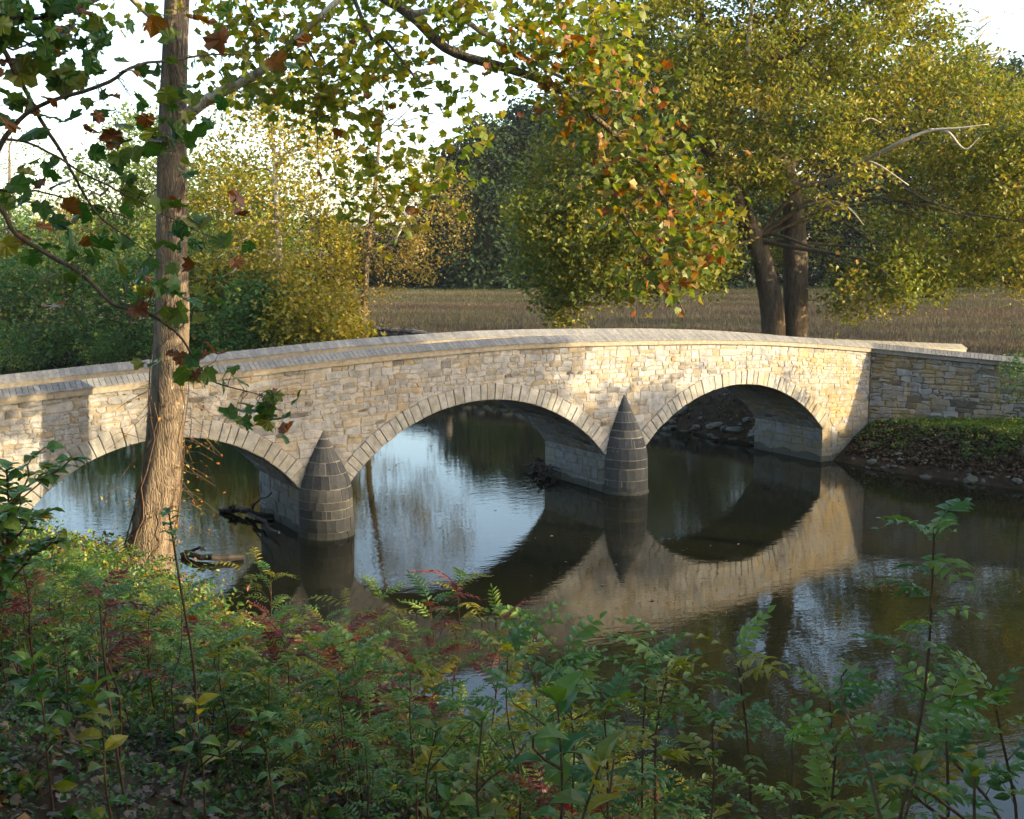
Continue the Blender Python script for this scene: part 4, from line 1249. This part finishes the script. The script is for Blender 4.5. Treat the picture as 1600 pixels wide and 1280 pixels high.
# --- unseen trees beside and behind the view, placed and sized for their shade
def bank_tree(label, x, y, hgt, rad, n_, group, low=.3, mat='leaf_bush', per=26, size=.42):
    zb = gz(x, y); base = np.array([x, y, zb])
    q = rng.normal(size=(n_, 3)); q /= np.linalg.norm(q, axis=1)[:, None]; q *= rng.random((n_, 1)) ** .45
    ch = hgt * (1 - low) / 2
    cl_ = base + np.array([0, 0, hgt * low + ch]) + q * np.array([rad, rad, ch])
    tr = [base - [0, 0, .3], base + [.2, .1, hgt * .35], base + [0, .3, hgt * .85]]
    build_tree('bank_tree', label, 'tree', base, [(tr, [.4, .3, .22, .14, .06])], cl_, (per, .6, size, DIAMOND, .5), (M['bark_dark'], M['twig'], M['twig'], M[mat]), group, limbs=8, limb_r=.12, twig_frac=.3, twig_r=.03)


SHADE = [(31, 17.0, 17, 3.2, 220), (32, 20.5, 17, 3.6, 220), (33, 26, 8.2, 2.8, 150), (34.5, 30, 6, 2.4, 110), (37, 35, 4.2, 2.6, 90), (31, 1.5, 15, 5, 200), (36, -6, 16, 6, 200)]
for k, (x, y, h_, r_, n_) in enumerate(SHADE):
    bank_tree(f'leafy tree on the right bank outside the view, {ORD[k]} of its row', x, y, h_, r_, n_, 'trees on the right bank')
ROWF = [(47, 56, 21, 5, 260), (52, 49, 19, 4.5, 240), (55, 64, 23, 6, 280), (62, 74, 25, 6.5, 280), (70, 86, 27, 7.5, 300), (78, 98, 27, 7.5, 300), (86, 112, 27, 8, 300), (93, 128, 27, 8.5, 300), (100, 145, 27, 9, 300), (106, 162, 27, 9, 300)]  # unseen row added to keep the low sun off the field
for k, (x, y, h_, r_, n_) in enumerate(ROWF):
    bank_tree(f'unseen shade tree added along the right side of the field, {ORD[k]} of its row', x, y, h_, r_, n_, 'added shade trees along the field', .05)
BLUFF = [(-30, 6, 22, 8, 240), (-24, -8, 23, 8, 240), (-12, -18, 24, 8, 240), (0, -20, 24, 8, 240), (12, -22, 24, 8, 240), (26, -24, 24, 8, 240), (38, -16, 22, 7, 220), (-20, 19, 18, 5, 220), (-26, 27, 18, 5.5, 220), (-15, 10, 17, 4.5, 200), (9.5, 3.5, 16, 4.0, 240), (8, -4, 14, 5, 220), (16, -10, 15, 6, 200), (1.5, -5, 17, 6, 260), (-8, -7, 15, 5.5, 220), (24, -16, 16, 6, 160)]  # unseen trees added to shade the near bank and cut sky light
for k, (x, y, h_, r_, n_) in enumerate(BLUFF):
    bank_tree(f'unseen shade tree added on the near bluff, {ORD[k]} of its group', x, y, h_, r_, n_, 'added shade trees on the bluff')

# ------------------------------------------------------------------ field grass, bank cover
def scatter(n_, x0, x1, y0, y1, ok):
    q = np.stack([rng.uniform(x0, x1, n_), rng.uniform(y0, y1, n_)], -1)
    return q[ok(q)]


def blades(mbx, q, h_, w_, org=np.zeros(3)):
    n_ = len(q); z = ground(q)
    a_ = rng.uniform(0, 6.28, n_); hh = h_ * rng.uniform(.5, 1.3, n_); ww = w_ * rng.uniform(.6, 1.4, n_)
    lean = rng.normal(size=(n_, 2)) * .25 * hh[:, None]
    B0 = np.column_stack([q, z - .02]); t_ = np.stack([np.cos(a_), np.sin(a_), 0 * a_], -1) * ww[:, None]
    T_ = B0 + np.column_stack([lean, hh])
    Vv = np.stack([B0 - t_, B0 + t_, T_], 1).reshape(-1, 3)
    mbx.add(Vv, np.arange(n_ * 3).reshape(-1, 3), np.repeat(np.clip(.52 + .2 * vnoise(q * np.array([.35, 1.6]), .12) - np.clip((q[:, 1] - 120) / 60, 0, 1) * .35 + .09 * rng.normal(size=n_), 0, 1), 3))


def east_of(q, lo, hi):
    d_ = dist_line(q, EAST); return (~in_poly(q, RIVER)) & (d_ < dist_line(q, WEST)) & (d_ > lo) & (d_ < hi) & (np.abs(q[:, 0]) < .55 * q[:, 1] + 4)


def off_bridge(q):
    v = q @ V_[:2]; u = q @ U[:2]
    return ~((v > V0 - .3) & (v < V0 + BW + .3) & (u < 46.5)) & ~((v > V0 - 8) & (v < V0 + .3) & ((q - W0[:2]) @ WN[:2] < .1) & (u > 35))


mb = MB()
q = scatter(420000, -30, 95, 50, 180, lambda q: east_of(q, 9, 140) & off_bridge(q)); blades(mb, q, .42, .03)
tag(mb.build('field_grass', M['grass']), 'tall dry tan and russet grass covering the field behind the bridge', 'grass', kind='stuff')
mb = MB()
q = np.vstack([scatter(60000, 11, 40, 28, 62, lambda q: east_of(q, 2.1, 12) & off_bridge(q)), scatter(90000, 13, 25, 30, 45, lambda q: east_of(q, 1.9, 6) & off_bridge(q))]); blades(mb, q, .14, .016)
tag(mb.build('bank_grass', M['lawn']), 'short green grass on top of the right bank beside the wing wall', 'grass', kind='stuff')
mb = MB()
q = np.vstack([scatter(40000, -30, 40, 28, 85, lambda q: east_of(q, .5, 3.6) & off_bridge(q)), scatter(60000, 11, 27, 30, 47, lambda q: east_of(q, .3, 2.3) & off_bridge(q))])
leaves(mb, np.column_stack([q, ground(q) + .04]), rng.uniform(.09, .19, len(q)), DIAMOND, 1.2)
tag(mb.build('fallen_leaves', M['litter']), 'brown fallen leaves lying on the slope of the right bank', 'leaves', kind='stuff')
mb = MB()
q = np.vstack([scatter(9000, -30, 40, 28, 85, lambda q: east_of(q, .6, 4.5) & off_bridge(q)), scatter(7000, 11, 27, 30, 47, lambda q: east_of(q, .6, 2.4) & off_bridge(q))]); q = q[vnoise(q, .9, 5) > -.05]
C = np.repeat(np.column_stack([q, ground(q) + .12]), 6, 0); C += rng.normal(size=C.shape) * np.array([.12, .12, .08])
leaves(mb, C, rng.uniform(.06, .13, len(C)), DIAMOND, .6)
tag(mb.build('bank_weeds', M['bush'] if 'bush' in M else M['leaf_bush']), 'low dark weeds growing on the slope of the right bank', 'weeds', kind='stuff')

mb = MB()
q = scatter(420, -9, 22, 13, 44, lambda q: in_poly(q, RIVER)); q = q[(vnoise(q, .25, 4) > .0)]
leaves(mb, np.column_stack([q, np.full(len(q), .006)]), rng.uniform(.05, .12, len(q)), OVAL, 6.0)
tag(mb.build('floating_leaves', M['litter']), 'small fallen leaves drifting on the water', 'leaves', kind='stuff')

# ------------------------------------------------------------------ foreground bank: undergrowth and plants
def west_of(q, lo=.1, hi=14):
    d_ = dist_line(q, WEST); return (~in_poly(q, RIVER)) & (d_ < dist_line(q, EAST)) & (d_ > lo) & (d_ < hi) & (np.abs(q[:, 0]) < .52 * q[:, 1] + 1.5)


mb = MB()
q = scatter(36000, -14, 7, 2.5, 30, lambda q: west_of(q, .2, 14))
leaves(mb, np.column_stack([q, ground(q) + .02 + .03 * rng.random(len(q))]), rng.uniform(.05, .12, len(q)), LOBED_FAR, 1.1)
tag(mb.build('leaf_litter', M['litter']), 'carpet of brown fallen leaves on the near bank', 'leaves', kind='stuff')
mb = MB(); st = MB()
q = scatter(9000, -16, 8, 3.0, 30, lambda q: west_of(q, .05, 12))
keep = rng.random(len(q)) < np.where((q[:, 1] < 9.5) & (q[:, 0] < -.3), .2, .85)
q = q[keep]
z = ground(q)
hgt = np.clip(.30 + .25 * vnoise(q, .8, 2) + .12 * rng.normal(size=len(q)), .08, .9)
hgt = np.where((q[:, 1] < 9.5) & (q[:, 0] < -.3), hgt * .45, hgt * 1.5)
tint = rng.random(len(q)) * .7 + .15 * (vnoise(q, .5, 9) + 1)
per = 13
t = rng.random((len(q), per)) ** .7
C = np.column_stack([q, z])[:, None] + np.stack([rng.normal(size=t.shape) * (.08 + .22 * hgt[:, None]), rng.normal(size=t.shape) * (.08 + .22 * hgt[:, None]), t * hgt[:, None]], -1)
rn = np.clip(tint[:, None] + rng.normal(size=t.shape) * .16, 0, 1)
leaves(mb, C.reshape(-1, 3), rng.uniform(.06, .15, t.size), OVAL, .5, rnd=rn.ravel())
q2 = scatter(5200, -9, 3, 3, 11, lambda q: west_of(q, .3, 13)); z2 = ground(q2)
C2 = np.repeat(np.column_stack([q2, z2 + .05]), 7, 0); C2 += rng.normal(size=C2.shape) * np.array([.06, .06, .03])
leaves(mb, C2, rng.uniform(.03, .065, len(C2)), OVAL, 1.0, rnd=np.clip(rng.random(len(C2)) * .6, 0, 1))
tag(mb.build('undergrowth', M['under']), 'dense tangle of small green, yellow and red weeds on the near bank', 'undergrowth', kind='stuff')
for k in range(0, len(q), 4):
    if q[k, 1] < 8: continue
    p0 = np.array([q[k, 0], q[k, 1], z[k] - .03]); tube(st, [p0, p0 + [rng.normal() * .06, rng.normal() * .06, hgt[k] * .6], p0 + [rng.normal() * .12, rng.normal() * .12, hgt[k] * .98]], [.006, .005, .003], 3, .5, cap=False)
tag(st.build('weed_stalks', M['stem']), 'thin brown stalks standing among the weeds of the near bank', 'stalks', kind='stuff')


def frond_mesh(nm, mat, pairs, lw, ll, droop, tmpl=LANCE):
    """pinnate leaf of unit length along +Y, drooping; origin at its base"""
    b_ = MB(); s = np.linspace(0, 1, 9)
    ax = np.stack([0 * s, s, .18 * np.sin(s * 2.2) - droop * s * s], -1)
    tube(b_, ax, np.linspace(.011, .004, 9), 3, .5, cap=False)
    C_, Fm, S_ = [], [], []
    for k_ in range(pairs + 1):
        t_ = .16 + .84 * k_ / pairs
        p_ = np.array([np.interp(t_, s, ax[:, q_]) for q_ in range(3)])
        sides = (-1, 1) if k_ < pairs else (0,)
        for sd in sides:
            D = np.array([sd * 1.0, .55 if sd else 1.0, -.25 - .2 * rng.random()]) + rng.normal(size=3) * .08; D /= np.linalg.norm(D)
            Nn = np.array([0, .1, 1.0]) + rng.normal(size=3) * .2; Nn -= (Nn @ D) * D; Nn /= np.linalg.norm(Nn)
            L_ = ll * (1 - .35 * abs(t_ - .5) * 2) * rng.uniform(.85, 1.1)
            C_.append(p_ + D * L_ * .5); Fm.append(np.stack([np.cross(D, Nn), D, Nn], -1)); S_.append(L_)
    tv, tf = tmpl; tv = tv * np.array([lw, 1, 1])
    leaves(b_, np.array(C_), np.array(S_), (tv, tf), Fm=np.array(Fm), rnd=.5)
    return b_.mesh(nm, mat)


def simple_mesh(nm, mat, w_):
    b_ = MB(); tv, tf = OVAL
    v_ = tv * np.array([w_, 1, 1]); v_[:, 1] += .5; v_[:, 2] -= .25 * v_[:, 1] ** 2
    b_.add(v_, tf); tube(b_, [[0, -.18, 0], [0, -.05, .02], [0, .05, 0]], [.012, .012, .01], 3, .5, cap=False)
    return b_.mesh(nm, mat)


FR = {}
for cn, mt in (('green', M['plant_green']), ('yellow', M['plant_yellow']), ('red', M['plant_red'])):
    FR['sumac', cn] = [frond_mesh('pinnate_leaf', mt, pr_, 1.0, .26, dr) for pr_, dr in ((8, .45), (7, .3), (9, .6))]
    FR['walnut', cn] = [frond_mesh('pinnate_leaf', mt, pr_, .95, .31, dr, OVAL) for pr_, dr in ((5, .35), (4, .5), (6, .25))]
    FR['broad', cn] = [simple_mesh('leaf', mt, w_) for w_ in (.9, 1.1, 1.3)]
    FR['round', cn] = [simple_mesh('leaf', mt, w_) for w_ in (1.5, 1.7)]


def plant(name, label, kind, base, height, nleaf, size, colours, lean=(0, 0), group=None, start=.35, stem_r=.008, branches=0, cat='plant', up=.35, smat='stem'):
    base = np.asarray(base, float)
    root = thing(name, label, cat, base, group)
    top_ = np.array([lean[0], lean[1], height])
    axis_ = smooth_path([[0, 0, -.05], top_ * .4 + rng.normal(size=3) * .03 * height, top_ * .75 + rng.normal(size=3) * .03 * height, top_], 14)
    b_ = MB(); tube(b_, axis_, np.linspace(stem_r, stem_r * .4, 14), 5, .5, cap=False); b_.build('stem', M[smat], root)
    sites = []
    for k_ in range(nleaf):
        t_ = start + (1 - start) * (k_ + .5 * rng.random()) / nleaf
        p_ = np.array([np.interp(t_ * 13, np.arange(14), axis_[:, q_]) for q_ in range(3)])
        sites.append((p_, k_ * 2.4 + rng.normal() * .4, t_))
    for k_ in range(3): sites.append((axis_[-1], k_ * 2.1 + rng.random(), 1.2))
    for j_ in range(branches):
        t_ = rng.uniform(.35, .8); p_ = np.array([np.interp(t_ * 13, np.arange(14), axis_[:, q_]) for q_ in range(3)])
        a_ = rng.uniform(0, 6.28); L_ = height * rng.uniform(.25, .4)
        e_ = p_ + np.array([math.cos(a_) * L_ * .8, math.sin(a_) * L_ * .8, L_ * .6])
        b_ = MB(); Pq = branch_to(b_, p_, e_, stem_r * .6, stem_r * .3, .05, 6, 4); b_.build('side_stem', M[smat], root)
        for k_ in range(max(3, nleaf // 3)):
            q_ = Pq[1 + int(rng.integers(0, 5))]; sites.append((q_, rng.uniform(0, 6.28), .6))
    for p_, a_, t_ in sites:
        cn = colours[rng.integers(0, len(colours))]
        ms = FR[kind, cn]
        o_ = link('leaf', ms[rng.integers(0, len(ms))], root)
        e_ = up + (.5 * (t_ - .5)) + rng.normal() * .18
        s_ = size * rng.uniform(.75, 1.2)
        D = np.array([math.cos(a_) * math.cos(e_), math.sin(a_) * math.cos(e_), math.sin(e_)])
        Nn = np.array([0, 0, 1.0]) + rng.normal(size=3) * .2; Nn -= (Nn @ D) * D; Nn /= np.linalg.norm(Nn)
        A_v = np.cross(D, Nn)
        o_.matrix_basis = Matrix(((A_v[0] * s_, D[0] * s_, Nn[0] * s_, p_[0]), (A_v[1] * s_, D[1] * s_, Nn[1] * s_, p_[1]), (A_v[2] * s_, D[2] * s_, Nn[2] * s_, p_[2]), (0, 0, 0, 1)))
    return root


def on_ground(x, Y):
    X = float(atY(x, 900, Y)[0]); return np.array([X, Y, gz(X, Y)])


def h_for(b_, ytop): return float(atY(0, ytop, b_[1])[2] - b_[2])


G, Yl, Rd = ['green'], ['yellow'], ['red']
# (kind, x, Y, top y in the picture, leaves, leaf size, colours, label)
PL = [('sumac', 430, 15.5, 890, 9, .42, ['yellow', 'yellow', 'green'], 'spindly yellow-green plant arching in front of the left pier'),
      ('sumac', 705, 13.0, 895, 13, .48, ['green', 'green', 'yellow', 'red'], 'tall green sumac with a reddish tip beside the middle of the bank'),
      ('sumac', 660, 12.4, 935, 11, .46, ['green', 'green', 'red'], 'green and red sumac just left of the tall one'),
      ('sumac', 750, 12.0, 950, 9, .42, ['red', 'red', 'green'], 'dark red sumac against the dark arch reflection'),
      ('sumac', 595, 13.5, 925, 10, .44, ['green', 'yellow'], 'bright green sumac on the bank below the sky reflection'),
      ('sumac', 455, 10.8, 985, 9, .42, ['red', 'red', 'green'], 'red-leaved sumac in the middle of the bank below the left pier'),
      ('sumac', 500, 12.0, 980, 9, .40, ['red', 'green'], 'half red sumac at the right of the red-leaved one'),
      ('sumac', 390, 12.5, 965, 9, .4, ['green', 'green', 'red'], 'green sumac with drooping red leaf below the left pier'),
      ('sumac', 55, 10.0, 862, 10, .45, ['green', 'red', 'red'], 'red-tinged sumac at the left edge of the bank'),
      ('sumac', 140, 12.0, 868, 11, .45, G, 'green fern-like sumac to the left of the foreground trunk'),
      ('sumac', 200, 14.0, 872, 11, .45, ['green', 'green', 'yellow'], 'green fern-like sumac at the foot of the foreground trunk'),
      ('sumac', 300, 14.5, 905, 10, .42, ['green', 'yellow'], 'light green sumac right of the foreground trunk foot'),
      ('sumac', 170, 8.5, 930, 10, .4, ['green', 'green', 'red'], 'slim dark-stemmed sumac with red leaf below the foreground trunk'),
      ('sumac', 235, 11.0, 945, 9, .4, ['green', 'yellow', 'red'], 'orange-tipped sumac below the foreground trunk'),
      ('walnut', 340, 9.5, 1000, 9, .36, ['green', 'yellow'], 'bushy yellow-green plant in the middle of the left bank'),
      ('walnut', 560, 9.8, 1000, 10, .38, G, 'bushy deep green plant below the red sumacs'),
      ('walnut', 640, 8.8, 1035, 10, .36, ['green', 'yellow'], 'green bushy plant below the tall sumac'),
      ('walnut', 840, 10.8, 945, 9, .42, G, 'slim green plant standing against the golden reflection'),
      ('walnut', 800, 9.5, 985, 10, .4, ['green', 'yellow'], 'leafy green plant at the foot of the golden reflection'),
      ('walnut', 900, 8.5, 1000, 11, .42, G, 'broad green plant below the golden reflection'),
      ('walnut', 975, 8.0, 1010, 11, .42, ['green', 'green', 'yellow'], 'broad green plant right of the golden reflection foot'),
      ('walnut', 1040, 7.6, 1020, 11, .4, ['green', 'green', 'yellow'], 'green plant with lance leaves left of the open water'),
      ('walnut', 1155, 6.6, 985, 6, .34, ['green', 'yellow'], 'single upright spray of pale leaflets above the open water'),
      ('walnut', 940, 6.6, 1080, 10, .34, ['green', 'yellow'], 'leafy plant low in the middle of the picture bottom'),
      ('walnut', 1075, 6.0, 1100, 10, .32, ['yellow', 'green'], 'yellowing plant at the bottom beside the open water'),
      ('broad', 870, 5.6, 1060, 12, .17, G, 'large-leaved green plant at the bottom middle'),
      ('broad', 985, 5.2, 1120, 12, .16, ['green', 'yellow'], 'large-leaved plant with brown stems at the bottom middle'),
      ('broad', 770, 6.2, 1090, 10, .16, ['green', 'yellow'], 'large-leaved plant left of the bottom middle'),
      ('broad', 160, 6.6, 1060, 9, .17, ['yellow', 'yellow', 'green'], 'yellow-leaved plant above the leaf litter at the lower left'),
      ('broad', 60, 6.5, 1010, 10, .16, G, 'broad-leaved green plant at the left edge above the leaf litter'),
      ('broad', 300, 7.2, 1080, 9, .14, ['green', 'yellow'], 'small broad-leaved plant beside the thin pole-like sapling'),
      ('broad', 650, 6.8, 1110, 9, .15, ['green', 'yellow'], 'small broad-leaved plant low on the bank with a yellow leaf'),
      ('broad', 430, 7.4, 1090, 9, .14, G, 'small green broad-leaved plant low on the left bank'),
      ('sumac', 520, 8.2, 1070, 9, .34, ['green', 'green', 'yellow'], 'low fern-like plant below the half red sumac'),
      ('sumac', 560, 6.6, 1130, 9, .3, G, 'low fern-like plant at the bottom left of middle'),
      ('walnut', 1290, 6.2, 1050, 9, .36, G, 'green plant with long leaflets right of the open water'),
      ('walnut', 1345, 5.6, 1090, 11, .34, ['green', 'green', 'yellow'], 'bushy green plant at the lower right left of the sapling'),
      ('walnut', 1500, 5.4, 1050, 12, .36, G, 'dark green bushy plant right of the sapling'),
      ('walnut', 1570, 5.8, 1040, 11, .38, G, 'dark green bushy plant at the right edge'),
      ('walnut', 1260, 5.2, 1130, 9, .30, ['yellow', 'green'], 'small yellow-green plant at the lower right beside the open water'),
      ('broad', 1400, 4.6, 1130, 12, .12, ['green', 'yellow', 'yellow'], 'yellow and green shoot at the foot of the sapling'),
      ('broad', 1540, 4.8, 1130, 12, .12, ['green', 'yellow'], 'leafy shoot in the lower right corner')]
for kd, x, Yp, yt, nl, sz, cs, lb in PL:
    b0 = on_ground(x, Yp)
    h_ = max(.35, h_for(b0, yt) * .93)
    plant({'sumac': 'sumac_plant', 'walnut': 'pinnate_plant', 'broad': 'broadleaf_plant'}[kd], lb, kd, b0, h_, nl, sz, cs, (rng.normal() * .1, rng.normal() * .1), 'plants on the near bank', .45 if h_ > 1.2 else .25,
          .007 + .003 * h_, branches=2 if kd != 'broad' and nl > 8 else (2 if kd == 'broad' else 0), smat='stem_red' if 'red' in cs else 'stem')
b0 = on_ground(1428, 4.7)
plant('sapling', 'tall thin sapling with dark green leaflets in the right foreground before the water', 'walnut', b0, h_for(b0, 840), 34, .27, G, (.12, .1), None, .25, .012, 0, 'sapling', .15)
b0 = on_ground(262, 8.2)
plant('sapling', 'thin pole-like sapling standing before the foreground trunk', 'round', b0, h_for(b0, 800), 10, .09, G, (.03, 0), None, .8, .016, 0, 'sapling', .1)
b0 = on_ground(180, 7.4)
plant('sapling', 'dark slender stem leaning left of the pole-like sapling', 'sumac', b0, h_for(b0, 925), 6, .34, ['green', 'red'], (-.12, 0), None, .85, .013, 0, 'sapling', .1)
b0 = on_ground(-40, 8.0)
plant('viburnum_bush', 'bush with round glossy leaves at the left edge before the first arch', 'round', b0, h_for(b0, 735), 56, .12, ['green'] * 7 + ['yellow'], (.25, .1), None, .4, .016, 14, 'bush', .1)

# many more alike plants that nothing tells apart
for k in range(150):
    x = rng.uniform(-20, 1090) if k < 122 else rng.uniform(1260, 1620); Yp = rng.uniform(7.5, 17) if k < 122 else rng.uniform(4.8, 8.5)
    b0 = on_ground(x, Yp)
    if not west_of(b0[None, :2], .2, 13)[0]: continue
    if x < 420 and Yp < 9.5: continue
    lim_y = np.interp(x, [0, 200, 330, 480, 600, 700, 800, 1000, 1100, 1300, 1600], [880, 885, 930, 960, 950, 945, 985, 1030, 1060, 1090, 1060])
    h_ = min(h_for(b0, lim_y + rng.uniform(0, 60)), rng.uniform(.6, 1.5))
    if h_ < .3: continue
    kd = 'sumac' if rng.random() < .6 else 'walnut'
    cset, cdesc = [(G, 'green'), (['green', 'green', 'yellow'], 'slightly yellowing'), (['green', 'yellow'], 'half yellow'), (['green', 'green', 'red'], 'partly red')][int(rng.choice(4, p=[.27, .17, .26, .30]))]
    zone = ['at the left edge', 'below the foreground trunk', 'below the left pier', 'below the middle arch', 'below the golden reflection', 'left of the open water', 'in the lower right corner'][int(np.searchsorted([170, 330, 520, 720, 900, 1150], x))]
    zone += ' near the waterline' if Yp > 12.5 else (' halfway up the bank' if Yp > 9.5 else ' close to the viewer')
    plant('sumac_plant' if kd == 'sumac' else 'pinnate_plant', f"{cdesc} {'fern-like' if kd == 'sumac' else 'pinnate-leaved'} thicket plant {zone}", kd, b0, h_, int(rng.integers(7, 12)), rng.uniform(.28, .44),
          cset, (rng.normal() * .12, rng.normal() * .12), 'crowded plants on the near bank', .35, .008, branches=int(rng.integers(0, 3)))

# ------------------------------------------------------------------ morning haze
m, nt, out = new_mat('haze_air'); g = NT(nt)
vo = g.n('ShaderNodeVolumePrincipled'); vo.inputs['Color'].default_value = (.88, .92, 1.0, 1); vo.inputs['Density'].default_value = .0001
vo.inputs['Anisotropy'].default_value = .2
g.l(vo.outputs[0], out.inputs['Volume'])
mb = MB(); box(mb, -760, 760, -360, 1160, -3, 46)
tag(mb.build('haze', m), kind='stuff')
